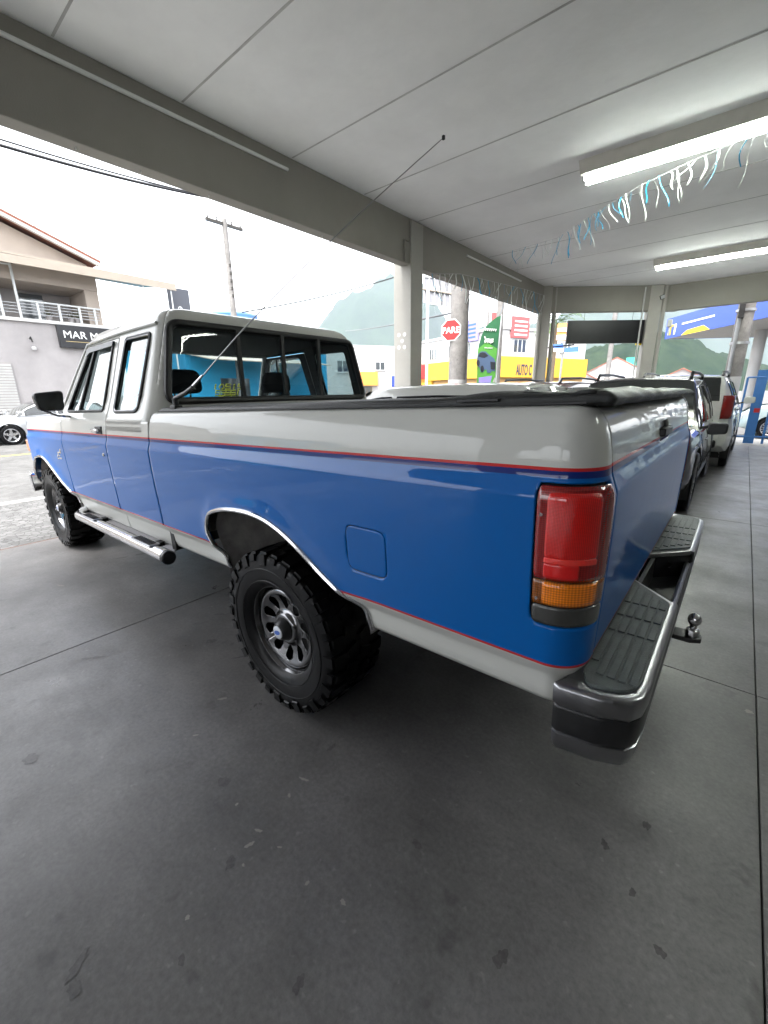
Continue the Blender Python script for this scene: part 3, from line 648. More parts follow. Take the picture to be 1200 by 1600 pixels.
    tp(sd(MB().tube([(2.52, 1.12, 1.44), (2.52, 1.04, 1.40), (2.52, .95, 1.385)], .010, 8)), 'mirror_arm', 'chrome', mr)
    # rocker trim and step bar
    tp(sd(MB().box(1.06, 2.79, .925, .943, .575, .612)), 'sill_trim', 'dullchrome', smooth=0)
    YB = 1.045; zb = .605
    bar = tp(sd(MB().tube([(.90, YB, zb), (.98, YB, zb), (2.50, YB, zb), (2.60, YB-.02, zb), (2.68, YB-.07, zb+.0), (2.73, YB-.15, zb+.01)], .037, 20)), 'step_bar', 'chrome')
    tp(sd(MB().lathe([(.0005, -.006), (.034, -.006), (.041, 0), (.041, .03)], 20, (.895, YB, zb), 'x')), 'end_cap', 'blackplastic', bar)
    for xc in (1.22, 2.22):
        tp(sd(MB().prism(round_poly([(-.15, -.036), (.15, -.036), (.15, .03), (-.15, .03)], .02), 0, .012, lambda a_, b_, t_: (xc+a_, YB+b_, zb+.030+t_))), 'step_plate', 'dullchrome', bar, bevel=.004)
        for k in range(9): tp(sd(MB().box(xc-.11+k*.0275-.005, xc-.11+k*.0275+.005, YB-.025, YB+.02, zb+.041, zb+.0455)), 'step_rib', 'blackplastic', bar, bevel=.0015)
        tp(sd(MB().box(xc-.03, xc+.03, .70, YB-.02, zb-.015, zb+.012)), 'bar_bracket', 'dark', bar, smooth=0)
# rear window
rw = tp(panel(lambda y, z: cab_rear(y, z, -.014), lin(-.86, .86, 40), lin(1.45, 1.91, 20), keep=RWIN), 'rear_window', 'glass_rear')
tp(MB().tube([cab_rear(y, z, .002) for y, z in RWIN], .022, 10, closed=True), 'window_seal', 'seal', rw)
for yy in (.33, -.02, -.36): tp(MB().box(cx(1.6)-.012, cx(1.6)+.012, yy-.012, yy+.012, 1.47, 1.90, mtx=None), 'slider_bar', 'seal', rw, smooth=0)
tp(MB().box(1.055, 1.075, -.80, .80, 1.462, 1.49), 'slider_sill', 'seal', rw, smooth=0)
# third step: windscreen, bonnet, nose, interior
ws = MB().grid([[(cw(z)+.05*(1-(y/.8)**2), y*cy(z)*.985/.8 if False else y*(cy(z)-.03)/.8, z) for y in lin(-.8, .8, 20)] for z in lin(1.43, 1.90, 10)])
wso = tp(ws, 'windscreen', 'glass_clear')
def wsp(y, z): return (cw(z)+.05*(1-(y/.8)**2)-.004, y*(cy(z)-.03)/.8, z)
wr = random.Random(4)
for (z, y0, y1, n_) in ((1.62, -.62, -.30, 5), (1.56, -.60, -.34, 5), (1.50, -.58, -.38, 4)):      # price painted on the glass, unreadable from behind
    for k in range(n_):
        yy = y0+(y1-y0)*(k+.5)/n_; kind = wr.choice((0, 1, 2)); a_, b_ = .020, .021
        st = {0: [(-a_, b_), (a_, b_), (a_, 0), (-a_, 0), (-a_, -b_), (a_, -b_)], 1: [(0, b_), (0, -b_)], 2: [(-a_*math.cos(q_), b_*math.sin(q_)) for q_ in lin(0, 6.28, 10)]}[kind]
        tp(MB().tube([wsp(yy+p*1.15, z+q_*1.1) for p, q_ in st], .0075, 5), 'window_writing', 'yellowpen', wso)
for s in (1, -1): tp(MB().tube([(cw(z)-.02, s*(cy(z)-.02), z) for z in lin(1.42, 1.915, 10)], .024, 8), 'windscreen_pillar', 'body', cabo)
tp(MB().tube([(cw(1.91)-.02+.05*(1-(y/.8)**2), y, 1.915) for y in lin(-.76, .76, 12)], .03, 8), 'windscreen_header', 'body', cabo)
hood = MB().grid([[(x, y*(.955-(.20*max(0, (x-3.95)/.40)**2)), 1.352+.055*(1-(y)**2)*(1 if x < 4.0 else (4.36-x)/.36)-(.10*(max(0, x-3.3)/1.05)**2)-(.10*max(0, (x-4.2)/.16)**2)) for y in lin(-1, 1, 24)] for x in lin(2.76, 4.36, 30)])
tp(hood, 'bonnet', 'body', smooth=50, solid=.012)
nose = tp(MB().box(4.28, 4.36, -.78, .78, .82, 1.22), 'grille', 'blackplastic', bevel=.01)
for k in range(6): tp(MB().box(4.36, 4.372, -.45, .45, .88+k*.055, .895+k*.055), 'grille_bar', 'chrome', nose, smooth=0)
for s in (1, -1): tp(MB().box(4.36, 4.375, s*.50-.0 if s > 0 else -.76, .76 if s > 0 else -.50, .95, 1.15), 'headlamp', 'lampwhite', nose, bevel=.01)
tp(MB().prism(round_poly([(4.30, -1.0), (4.50, -.97), (4.53, -.6), (4.53, .6), (4.50, .97), (4.30, 1.0), (4.25, 1.0), (4.40, .6), (4.40, -.6), (4.25, -1.0)], .03), .60, .80, lambda x, y, t_: (x, y, t_)), 'front_bumper', 'chrome', bevel=.02)
# cabin
tp(MB().box(1.12, 2.78, -.86, .86, .70, .74).box(2.70, 2.78, -.9, .9, .70, 1.40), 'cab_floor', 'dark', smooth=0)
tp(MB().prism([(1.16, 1.925), (2.38, 1.90), (2.38, 1.915), (2.2, 1.965), (1.3, 1.965), (1.16, 1.94)], -.745, .745, lambda x, z, t_: (x, t_, z)), 'headliner', 'headliner', smooth=0)
tp(MB().grid([[(cw(z)-.005+.05*(1-(y)**2), y*cy(z), z) for y in lin(-1, 1, 24)] for z in zrows if z >= 1.90]), 'roof_front', 'body', cabo, smooth=50)
dash = tp(MB().box(2.42, 2.72, -.86, .86, 1.10, 1.40), 'dashboard', 'seat', bevel=.05, seg=3)
tp(MB().tube([(2.34+.06*math.sin(a), .42+.19*math.cos(a), 1.38+.17*math.sin(a)) for a in lin(0, 2*math.pi, 29)[:-1]], .013, 8, closed=True), 'steering_wheel', 'blackplastic', dash)
def seat(y0, y1, x0, name='seat'):
    s_ = tp(MB().box(x0, x0+.46, y0, y1, .92, 1.08), name, 'seat', bevel=.05, seg=3)
    tp(MB().prism(round_poly([(y0+.01, 1.05), (y1-.01, 1.05), (y1-.04, 1.50), (y0+.04, 1.50)], .07), 0, .13, lambda a_, b_, t_: (x0-.02-t_-(b_-1.05)*.2, a_, b_)), 'backrest', 'seat', s_, bevel=.03, seg=3)
    ym = (y0+y1)/2
    tp(MB().prism(round_poly([(ym-.15, 1.53), (ym+.15, 1.53), (ym+.12, 1.70), (ym-.12, 1.70)], .06), 0, .09, lambda a_, b_, t_: (x0-.13-t_-(b_-1.5)*.15, a_, b_)), 'headrest', 'seat', s_, bevel=.03, seg=3)
    for dy in (-.06, .06): tp(MB().tube([(x0-.16, ym+dy, 1.48), (x0-.18, ym+dy, 1.56)], .007, 6), 'headrest_post', 'chrome', s_)
seat(.12, .72, 1.92); seat(-.72, -.12, 1.92)
# rear bench kept low
tp(MB().box(1.16, 1.45, -.75, .75, .90, 1.05), 'rear_bench', 'seat', bevel=.05, seg=3)
# ------------------------------------------------ rear step bumper
BP = [(-1.228, .990), (-1.245, .998), (-1.335, .985), (-1.400, .955), (-1.420, .918), (-1.425, .86)]
def bump_path(y_in): return BP+[(-1.425, y) for y in lin(.80, y_in, 12)]
def sweep(path, prof, sd):
    P = [Vector((*p, 0)) for p in path]; rows = []
    for i, p in enumerate(P):
        a = P[max(0, i-1)]; b = P[min(len(P)-1, i+1)]; t = (b-a).normalized(); n = Vector((t.y, -t.x, 0))
        if n.dot(Vector((-1.2, 0, 0))-p) > 0: n = -n
        rows.append([(p.x+n.x*o, p.y+n.y*o, z) for o, z in prof])
    return sd(MB().grid(rows))
ident = lambda m_: m_
UP = [(-.05, .722), (-.02, .7245), (-.008, .724), (-.002, .720), (0, .714), (-.001, .672), (-.004, .666), (-.012, .662)]
BLK = [(-.012, .664), (-.006, .660), (-.005, .655), (-.005, .590), (-.007, .584), (-.016, .578)]
LOW = [(-.014, .582), (-.006, .578), (-.007, .552), (-.014, .528), (-.03, .514), (-.07, .510)]
full = BP+[(-1.425, y) for y in lin(.80, -.80, 24)]+[(x, -y) for x, y in BP[::-1]]
bump = tp(sweep(full, BLK, ident), 'rear_bumper', 'blackplastic', smooth=50)
tp(sweep(full, LOW, ident), 'lower_flange', 'dullchrome', bump, smooth=50)
for s in (1, -1):
    sd = ident if s == 1 else mirror
    tp(sweep(bump_path(.315), UP, sd), 'upper_flange', 'dullchrome', bump, smooth=50)
    tp(sd(MB().prism([(-1.245, .965), (-1.33, .955), (-1.39, .925), (-1.41, .88), (-1.41, .315), (-1.26, .16), (-1.245, .16)], .700, .7215, lambda x, y, t_: (x, y, t_))), 'top_plate', 'dullchrome', bump, bevel=.003)
    tp(sd(MB().prism([(-1.20, .20), (-1.25, .165), (-1.415, .32), (-1.415, .34), (-1.25, .185), (-1.20, .22)], .60, .700, lambda x, y, t_: (x, y, t_))), 'step_side', 'blackplastic', bump, smooth=0)
    tp(sd(MB().lathe([(.001, .012), (.012, .010), (.014, 0)], 10, (-1.34, .245, .66), 'y')), 'bumper_bolt', 'dullchrome', bump)
    PADP = round_poly([(-1.275, .905), (-1.30, .955), (-1.375, .935), (-1.405, .885), (-1.405, .345), (-1.262, .195)], [.02, .02, .03, .03, .015, .01])
    pad = tp(sd(MB().prism(PADP, .7216, .731, lambda x, y, t_: (x, y, t_))), 'step_pad', 'pad', bevel=.004)
    for i in range(5):
        x = -1.288-.0255*i; yend = .215+(-1.262-x)*1.05+.02
        segs = [(.90 if i else .845, .66), (.645, .545), (.53, .435), (.42, yend)] if i != 0 else [(.84, .66), (.645, .545), (.53, .435), (.42, .24)]
        for (y1, y0) in segs:
            if y1-y0 > .03: tp(sd(MB().box(x-.0098, x+.0098, y0, y1, .7305, .7352)), 'pad_rib', 'pad', pad, bevel=.0015)
tp(MB().box(-1.41, -1.27, -.30, .30, .585, .598), 'centre_step', 'blackplastic', bump, bevel=.003)
tp(MB().box(-1.29, -1.275, -.26, .26, .598, .70), 'plate_panel', 'blackplastic', bump, smooth=0)
tp(MB().tube([(-1.405, -.30, .66), (-1.405, .33, .66)], .011, 8), 'centre_rail', 'dullchrome', bump)
tp(MB().tube([(-1.255, -.3, .715), (-1.255, .18, .715)], .013, 8), 'inner_rail', 'dullchrome', bump)
hb = tp(MB().prism([(-1.30, -.04), (-1.47, -.04), (-1.505, -.02), (-1.505, .02), (-1.47, .04), (-1.30, .04)], .445, .465, lambda x, y, t_: (x, y, t_)), 'tow_bar', 'blackplastic', bevel=.004)
tp(MB().lathe([(.0005, .098), (.012, .094), (.021, .084), (.025, .070), (.021, .056), (.013, .046), (.012, .03), (.022, .026), (.024, .012), (.024, .0)], 24, (-1.472, 0, .465), 'z'), 'tow_ball', 'chrome', hb)
# ------------------------------------------------ chassis
chs = tp(MB().box(-1.24, 4.2, .38, .46, .56, .70).box(-1.24, 4.2, -.46, -.38, .56, .70).box(-1.24, -1.16, -.38, .38, .56, .68).box(1.05, 1.15, -.38, .38, .56, .68).box(4.0, 4.1, -.38, .38, .56, .68), 'chassis_frame', 'dark', smooth=0)
tp(MB().tube([(0, -.70, .385), (0, .70, .385)], .045, 10).lathe([(.001, -.13), (.12, -.08), (.15, 0), (.12, .08), (.001, .13)], 16, (0, .05, .385), 'y'), 'rear_axle', 'dark')
tp(MB().tube([(3.5, -.70, .47), (3.5, .70, .47)], .045, 10), 'front_axle', 'dark')
tp(MB().box(-.95, -.3, -.36, .36, .60, .78), 'fuel_tank', 'dark', bevel=.04)
for s in (1, -1): tp(MB().box(-.65, .70, s*.50-.03, s*.50+.03, .46, .50), 'leaf_spring', 'dark', smooth=0)
tp(MB().tube([(.45, -.25, .58), (1.6, -.25, .58), (3.2, -.2, .6)], .05, 10), 'exhaust_pipe', 'dark')
# ------------------------------------------------ wheels
def make_wheel(loc, flip, spin):
    w_ = bpy.data.objects.new('wheel', None)
    TR, HW = .374, .148            # tread radius, half width
    prof = [(.206, .100), (.216, .118), (.235, .135), (.265, .147), (.300, .150), (.325, .1495), (.345, .145), (.356, .136), (.3605, .122), (.362, .06), (.362, 0)]
    prof = prof+[(r, -h) for r, h in prof[::-1]][1:]
    ty_ = MB().lathe(prof, 72)
    n = 30
    for side in (1, -1):
        for k in range(n):
            a = 2*math.pi*(k+(0 if side > 0 else .5))/n; long = k % 2
            mt = Matrix.Rotation(-a, 4, 'Y')
            # shoulder lug: over the edge of the tread and down the sidewall
            y0, y1 = side*(.072 if long else .085), side*.144
            w2 = .030 if long else .026
            ty_.add([mt @ Vector(p) for p in [(-w2, y0, .358), (w2*.7, y0, .358), (w2*.7, y1, .352), (-w2, y1, .352), (-w2*.9, y0, .376), (w2*.6, y0, .376), (w2*.6, side*.138, .373), (-w2*.9, side*.138, .373)]], [(0, 3, 2, 1), (4, 5, 6, 7), (0, 1, 5, 4), (1, 2, 6, 5), (2, 3, 7, 6), (3, 0, 4, 7)])
            ln = .036 if long else .020
            ty_.add([mt @ Vector(p) for p in [(-w2*.8, side*.150, .352-ln), (w2*.5, side*.150, .352-ln), (w2*.7, side*.143, .362), (-w2, side*.143, .362), (-w2*.8, side*.156, .352-ln+.004), (w2*.5, side*.156, .352-ln+.004), (w2*.6, side*.152, .364), (-w2*.9, side*.152, .364)]], [(0, 3, 2, 1), (4, 5, 6, 7), (0, 1, 5, 4), (1, 2, 6, 5), (2, 3, 7, 6), (3, 0, 4, 7)])
            # centre blocks, skewed
            c0 = side*.038; sk = .35*side*(1 if long else -1); mt2 = mt @ Matrix.Translation((.012, c0, 0)) @ Matrix.Rotation(sk, 4, 'Z')
            ty_.box(-.020, .018, -.030, .030, .358, .3755, mtx=mt2)
    ty_.v = [(x*(1+.048*k_), y, z*(1+.048*k_)) for x, y, z in ty_.v for k_ in [max(0, min(1, (math.hypot(x, z)-.215)/.12))]]
    rad = ty_.build('tyre', 'rubber', w_, smooth=40)
    # raised rib and lettering band on the sidewall
    MB().tube([(.255*math.cos(a), .1475, .255*math.sin(a)) for a in lin(0, 2*math.pi, 61)[:-1]], .0022, 5, closed=True).build('sidewall_rib', 'rubber', rad)
    MB().tube([(.312*math.cos(a), .1507, .312*math.sin(a)) for a in lin(0, 2*math.pi, 61)[:-1]], .0022, 5, closed=True).build('sidewall_rib', 'rubber', rad)
    # rim: barrel + flange
    rim = MB().lathe([(.222, .104), (.2225, .112), (.219, .117), (.213, .115), (.208, .106), (.203, .096), (.197, .06), (.190, .02), (.190, -.10)], 72).build('rim', 'darkchrome', w_)
    # pressed disc with ten oval holes
    holes = []
    for k in range(10):
        a = 2*math.pi*k/10; holes.append([(.130+.036*math.cos(t), a+(.0255+.006*math.cos(t))*math.sin(t)/.130) for t in lin(0, 2*math.pi, 25)[:-1]])
    holes += [[(r, a-2*math.pi) for r, a in holes[0]]] if False else []
    def disc_S(r, a):
        h = interp([(.055, .098), (.070, .096), (.082, .080), (.095, .074), (.13, .078), (.165, .092), (.178, .098), (.190, .097), (.200, .088)], r)
        return (r*math.cos(a), h, r*math.sin(a))
    dm = panel(disc_S, lin(.055, .200, 30), lin(-math.pi/10, 2*math.pi-math.pi/10, 181), holes)
    dm.build('rim_disc', 'darkchrome', rim, smooth=50, solid=.006)
    MB().lathe([(.001, -.03), (.19, -.03)], 40).build('brake_drum', 'dark', rim)
    hub = MB().lathe([(.062, .045), (.060, .075), (.052, .105), (.040, .128), (.034, .133), (.001, .134)], 32).build('hub_cap', 'blackplastic', w_)
    MB().lathe([(.031, .1325), (.031, .1365), (.028, .138), (.001, .138)], 28).build('cap_badge', 'badgewhite', hub)
    mb = MB(); nn = 24; mb.add([(.023*math.cos(2*math.pi*k/nn), .1386, .011*math.sin(2*math.pi*k/nn)) for k in range(nn)], [tuple(range(nn))]); mb.build('badge_oval', 'badgeblue', hub, smooth=0)
    for k in range(5):
        a = 2*math.pi*k/5; MB().lathe([(.011, .05), (.011, .066), (.007, .07), (.001, .07)], 8, (.075*math.cos(a), 0, .075*math.sin(a))).build('wheel_nut', 'darkchrome', hub)
    COL.objects.link(w_); w_.parent = truck; w_.location = loc; w_.rotation_euler = (0, spin, math.pi if flip else 0); w_.empty_display_size = .1
    return w_
M['badgewhite'] = mat('badge_silver', (.6, .62, .66), .3, .3, 1); M['badgeblue'] = mat('badge_blue', (.02, .09, .40), .3, 0, 1)
YW = .842; ZW = .392
w1 = make_wheel((0, YW, ZW), False, .35)
for (x, y, fl_, sp, st) in ((0, -YW, True, .8, 0), (3.54, YW, False, 1.1, 0), (3.54, -YW, True, .2, 0)):
    c = copy_tree(w1, truck); c.location = (x, y, ZW); c.rotation_euler = (0, sp, math.pi if fl_ else 0)
# mud flap / inner arch panel seen through the opening
# ------------------------------------------------ whip aerial on the bed rail, swept back
ab = body_to_world((.845, .895, 1.424))
an = thing('whip_antenna', 'thin black whip antenna swept back from the corner of the bed', 'antenna', ab)
MB().box(-.03, .03, -.022, .022, 0, .02).build('mount_plate', 'blackplastic', an, bevel=.004)
MB().tube([(0, 0, .02), (0, 0, .055)], .016, 12).build('mount_stud', 'blackplastic', an)
A1 = onp(693, 215, 1, .46)-ab; A0 = onp(302, 605, 1, .87)-ab
MB().tube([(0, 0, .055), A0*.55+Vector((0, 0, .02)), A0], .012, 10).build('whip_base', 'blackplastic', an)
MB().tube([A0*.75+Vector((0, 0, .01)), A0*1.5], [.008, .005], 8).build('whip_ferrule', 'chrome', an)
mid = (A0+A1)/2+Vector((0, 0, .035)); pts = smooth_poly([A0, A0.lerp(A1, .25)+Vector((0, 0, .03)), mid, A0.lerp(A1, .75)+Vector((0, 0, .025)), A1], 6, closed=False)
MB().tube(pts, [.0032-.0017*i/(len(pts)-1) for i in range(len(pts))], 6).build('whip_rod', 'rod', an)
MB().lathe([(.001, .008), (.006, .005), (.006, -.005), (.001, -.008)], 8, A1, 'z').build('whip_tip', 'blackplastic', an)
MB().tube([(-.01, .01, .0), (-.05, -.06, .002), (.02, -.14, .004), (.10, -.15, .0)], .004, 6).build('aerial_cable', 'blackplastic', an)
# ============================================================ OTHER CARS (local x forward, y left, origin on the ground at mid wheelbase)
def carpaint(name, col, metal=.3): return mat(name, col, .32, metal, 1, .03)
M['cg'] = glass_mat('car_glass', (.10, .12, .12)); M['cgd'] = mat('dark_car_glass', (.006, .008, .008), .04, 0, 1, .02, spec=.8)
M['alloy'] = mat('alloy_wheel', (.45, .45, .46), .28, .9, noise=(20, .1)); M['redlens'] = mat('car_red_lens', (.25, .008, .006), .15, 0, 1); M['plate'] = mat('number_plate', (.55, .55, .53), .5)
M['orange'] = mat('orange_reflector', (.8, .16, .02), .3, 0, 1)
def car_wheel(r, wd, spokes, parent, loc, flip):
    w_ = bpy.data.objects.new('wheel', None); COL.objects.link(w_); w_.parent = parent; w_.location = loc; w_.rotation_euler = (0, random.uniform(0, 1), math.pi if flip else 0); h = wd/2
    MB().lathe([(r*.66, h*.85), (r*.72, h), (r*.86, h*1.02), (r*.95, h*.92), (r*.99, h*.7), (r, h*.3), (r, -h*.3), (r*.99, -h*.7), (r*.95, -h*.9), (r*.66, -h*.9)], 36).build('tyre', 'rubber', w_)
    rim = MB().lathe([(r*.67, h*.9), (r*.65, h*.92), (r*.61, h*.8), (r*.60, -h*.6)], 36).build('rim', 'alloy', w_)
    sp = MB()
    for k in range(spokes):
        a = 2*math.pi*k/spokes; mt = Matrix.Rotation(-a, 4, 'Y'); ww = r*(.10 if spokes < 8 else .045)
        sp.add([mt @ Vector(p) for p in [(-ww*1.3, h*.62, .04), (ww*1.3, h*.62, .04), (ww, h*.80, r*.62), (-ww, h*.80, r*.62), (-ww*1.3, h*.40, .04), (ww*1.3, h*.40, .04), (ww, h*.55, r*.62), (-ww, h*.55, r*.62)]], [(0, 1, 2, 3), (4, 7, 6, 5), (0, 4, 5, 1), (1, 5, 6, 2), (2, 6, 7, 3), (3, 7, 4, 0)])
    sp.lathe([(.001, h*.70), (r*.15, h*.68), (r*.19, h*.45)], 16); sp.build('spokes', 'alloy', rim)
    MB().lathe([(.001, -h*.2), (r*.60, -h*.2)], 24).build('brake_disc', 'dark', rim)
    return w_
def make_car(name, label, cat, loc, rotz, P, paint, group=None):
    L_, W, H = P['L']/2, P['W']/2, P['H']; wb = P['wb']/2; rw = P['rw']; bz = P['belt']; hz = P['hood']; tz = P['tail']; zb = P.get('zb', .24)
    xa, xb, xc_, xd = P['xa'], P['xb'], P['xc'], P['xd']      # windscreen foot, roof front, roof rear, rear glass foot
    t = thing(name, label, cat, loc, rotz, group)
    top = [(-L_, tz-.10), (-L_+.08, tz-.02), (xd, tz), (xd+.3, bz), (xa-.3, bz), (xa, bz-.01), (xa+.15, hz+.04), ((xa+L_)/2, hz), (L_-.25, hz-.09), (L_-.06, hz-.24), (L_, hz-.36)]
    plan = [(-L_, .80), (-L_+.10, .92), (-L_+.35, .985), (-L_+.8, 1), (L_-1.0, 1), (L_-.45, .965), (L_-.15, .88), (L_, .72)]
    def sec(x):
        zt = interp(top, x); k = interp(plan, x)*W; m_ = zb+.18
        up = interp([(-L_, .16), (-L_+.3, .02), (-L_+.5, 0), (L_-.5, 0), (L_-.3, .02), (L_, .10)], x)
        zz = zb+up; zs = max(zz+.05, zt*.5+.02); sh = max(zs+.04, zt-.14)
        return [(0, zz), (k*.86, zz), (k*.95, zz+.03), (k*.985, zz+.12), (k*.99, zs-.06), (k, zs+.02), (k*.99, (zs+sh)/2), (k*.965, sh), (k*.94, sh+(zt-sh)*.65), (k*.88, zt-.01), (k*.6, zt+.02), (0, zt+.03)]
    xs = sorted(set([round(x, 3) for x in lin(-L_, L_, 91)]+[round(x, 3) for x in (xa, xd)]))
    rows = []
    AR = rw+.055; zc = rw
    fine = {}
    for x in xs:
        s_ = sec(x); d = []
        for (y0, z0), (y1, z1) in zip(s_, s_[1:]):
            n_ = 4 if y0 > W*.5 else 1
            for q in range(n_): d.append((y0+(y1-y0)*q/n_, z0+(z1-z0)*q/n_))
        d.append(s_[-1]); rows.append([(x, y, z) for y, z in d])
    body = MB(); kk = len(rows[0])
    def isin(p): return any((p[0]-c)**2+(p[2]-zc)**2 < AR*AR for c in (wb, -wb)) and p[1] > W*.45
    for s in (1, -1):
        vid = {}; vv = []; ff = []
        for i in range(len(rows)-1):
            for j in range(kk-1):
                q = [(i, j), (i+1, j), (i+1, j+1), (i, j+1)]; ins = [isin(rows[a][b]) for a, b in q]
                if all(ins): continue
                idx = []
                for (a, b), o_ in zip(q, ins):
                    if (a, b) not in vid:
                        p = rows[a][b]
                        if o_:
                            c = wb if p[0] > 0 else -wb; dx, dz = p[0]-c, p[2]-zc; l_ = math.hypot(dx, dz) or 1; p = (c+dx/l_*AR, p[1], zc+dz/l_*AR)
                        vid[(a, b)] = len(vv); vv.append((p[0], p[1]*s, p[2]))
                    idx.append(vid[(a, b)])
                ff.append(tuple(idx) if s == 1 else tuple(idx[::-1]))
        body.add(vv, ff)
        for e in (0, len(rows)-1): body.add([(x, y*s, z) for x, y, z in rows[e]], [tuple(range(kk))])
    bm = bmesh.new(); me = bpy.data.meshes.new('t'); me.from_pydata(body.v, [], body.f); bm.from_mesh(me); bmesh.ops.remove_doubles(bm, verts=bm.verts, dist=.0008); bm.verts.index_update()
    b2 = MB(); b2.add([v.co.copy() for v in bm.verts], [tuple(v.index for v in f.verts) for f in bm.faces]); bm.free(); bpy.data.meshes.remove(me)
    b2.build('body', paint, t, smooth=32)
    # dark lower trim
    for s in (1, -1): MB().box(-wb+AR+.02, wb-AR-.02, s*W*.96-.02, s*W*.96+.02, zb-.01, zb+.10).build('sill', 'blackplastic', t, bevel=.01)
    for s in (1, -1):
        for c in (wb, -wb):
            MB().grid([[(c+AR*math.cos(a), s*y, zc+AR*math.sin(a)) for a in lin(-.4, math.pi+.4, 24)] for y in (W*.97, W*.5)]).build('wheel_arch', 'dark', t)
    MB().box(-L_+.4, L_-.4, -W*.5, W*.5, zb-.02, zb+.1).build('underbody', 'dark', t, smooth=0)
    # greenhouse
    RT = [(xd, tz), (xd+(xc_-xd)*.5, tz+(H-tz)*.60), (xc_, H-.03), (xc_+.25, H-.008), ((xb+xc_)/2, H), (xb+.0-.15, H-.02), (xb, H-.05), (xb+(xa-xb)*.5, bz+(H-bz)*.53), (xa, bz-.005)]
    def g(x):
        zt = interp(RT, x); b_ = interp(top, x)-.02; f = max(0, (zt-b_)/(H-b_)); yb = W*.925*interp(plan, x); ye = yb-.20*f
        return b_, zt, yb, ye, f
    def gs(x, fr, off=0, s=1):
        b_, zt, yb, ye, f = g(x); ze = zt-.055*f; bulge = .03*math.sin(math.pi*fr)*f
        return (x, s*(yb+(ye-yb)*fr+bulge+off), b_+(ze-b_)*fr)
    gx = sorted(set([round(x, 3) for x in lin(xd, xa, 50)]+[round(v, 3) for v in (xb, xc_)]))
    rws = []
    for x in gx:
        b_, zt, yb, ye, f = g(x); left = [gs(x, fr) for fr in lin(0, 1, 7)]; e = left[-1]
        left += [(x, ye-.035*f, zt-.018*f), (x, ye-.10*f, zt-.004*f), (x, ye*.45, zt+.012*f)]
        rws.append(left+[(x, 0, zt+.018*f)]+[(a, -b, c) for a, b, c in left[::-1]])
    MB().grid(rws).build('roof', paint, t, smooth=40)
    def side_win(x0, x1, f0=.10, f1=.90, nm='side_window'):
        for s in (1, -1):
            mb = MB().grid([[gs(x, fr, .004, s) for fr in lin(f0, f1, 8)] for x in lin(x0, x1, 14)]); o = mb.build(nm, 'cgd', t, smooth=60)
            edge = [gs(x, f0, .005, s) for x in lin(x0, x1, 14)]+[gs(x1, fr, .005, s) for fr in lin(f0, f1, 8)]+[gs(x, f1, .005, s) for x in lin(x1, x0, 14)]+[gs(x0, fr, .005, s) for fr in lin(f1, f0, 8)]
            MB().tube(edge, .009, 5, closed=True).build('window_frame', P.get('trim', 'seal'), o)
    for a, b in P['wins']: side_win(a, b)
    for (x0, x1, nm, wf) in ((xb-.02+.06, xa-.04, 'windscreen', .93), (xd+.06, xc_-.03, 'rear_window', P.get('rwf', .88))):
        rr = []
        for x in lin(x0, x1, 12):
            b_, zt, yb, ye, f = g(x); yy = ye-.05 if False else (ye+(yb-ye)*.15)*wf; nx = .007 if nm == 'windscreen' else -.007
            rr.append([(x+nx, y, zt+.007+.016*f*(1-(y/yy)**2)) for y in lin(-yy, yy, 12)])
        MB().grid(rr).build(nm, 'cgd', t, smooth=60)
    # lights, mirrors, handles, plates, door gaps
    for s in (1, -1):
        k = interp(plan, L_-.2)*W
        MB().prism(round_poly([(-.20, -.07), (.20, -.05), (.20, .09), (-.14, .08)], .04), 0, .05, lambda a_, b_, t_: (L_-.17-a_*.55+t_*.5, s*(k*.80-a_*.30*1+.02)+s*t_*.4, hz-.30+b_)).build('headlamp', 'lampwhite', t, bevel=.01)
        tl = P.get('tl', (.16, .30)); zt_ = P.get('tlz', tz-.28); kk2 = interp(plan, -L_+.12)*W
        mb = MB(); r2 = []
        for i in range(7):
            a = i/6; r2.append([(-L_-.012+tl[0]*(1-a)*.9+.012*(1-a), s*(kk2*1.0+.012-(.13*a*a)-.02*a), zt_+tl[1]*b_) for b_ in lin(-.5, .5, 6)])
        mb.grid(r2).build('tail_lamp', 'redlens', t, solid=.03, bevel=.0)
        mxp = xa-.12
        mo = MB().prism(round_poly([(-.10, -.075), (.10, -.06), (.10, .07), (-.10, .075)], .04), -.05, .06, lambda a_, b_, t_: (mxp+t_+abs(a_)*.15, s*(W*.98+.12+a_), bz+P.get('mz', .09)+b_)).build('door_mirror', P.get('mirror', paint), t, bevel=.02)
        MB().tube([(mxp, s*W*.90, bz+.02), (mxp, s*(W*.98+.06), bz+.05)], .02, 6).build('mirror_arm', 'blackplastic', mo)
        for dx in P['doors']:
            MB().tube([(dx, s*(sec(dx)[j][0]+.0006), sec(dx)[j][1]) for j in range(3, 9)], .004, 4).build('door_gap', 'seal', t)
        for dx in P['handles']:
            y_ = sec(dx)[7][0]; MB().box(dx-.09, dx+.09, s*(y_+.005)-.014, s*(y_+.005)+.014, sec(dx)[7][1]-.05, sec(dx)[7][1]-.02).build('door_handle', P.get('handle', paint), t, bevel=.008)
        if P.get('rails'):
            zr = H+.045; yr = W*.925-.25
            MB().tube([(xc_+.12, s*yr, H-.02), (xc_+.20, s*yr, zr), ((xb+xc_)/2, s*yr, zr+.02), (xb-.20, s*yr, zr), (xb-.12, s*yr, H-.03)], .022, 8).build('roof_rail', P['rails'], t)
    MB().box(-L_-.035, -L_-.0, -.21, .21, tz-.42, tz-.29).build('number_plate', 'plate', t, smooth=0)
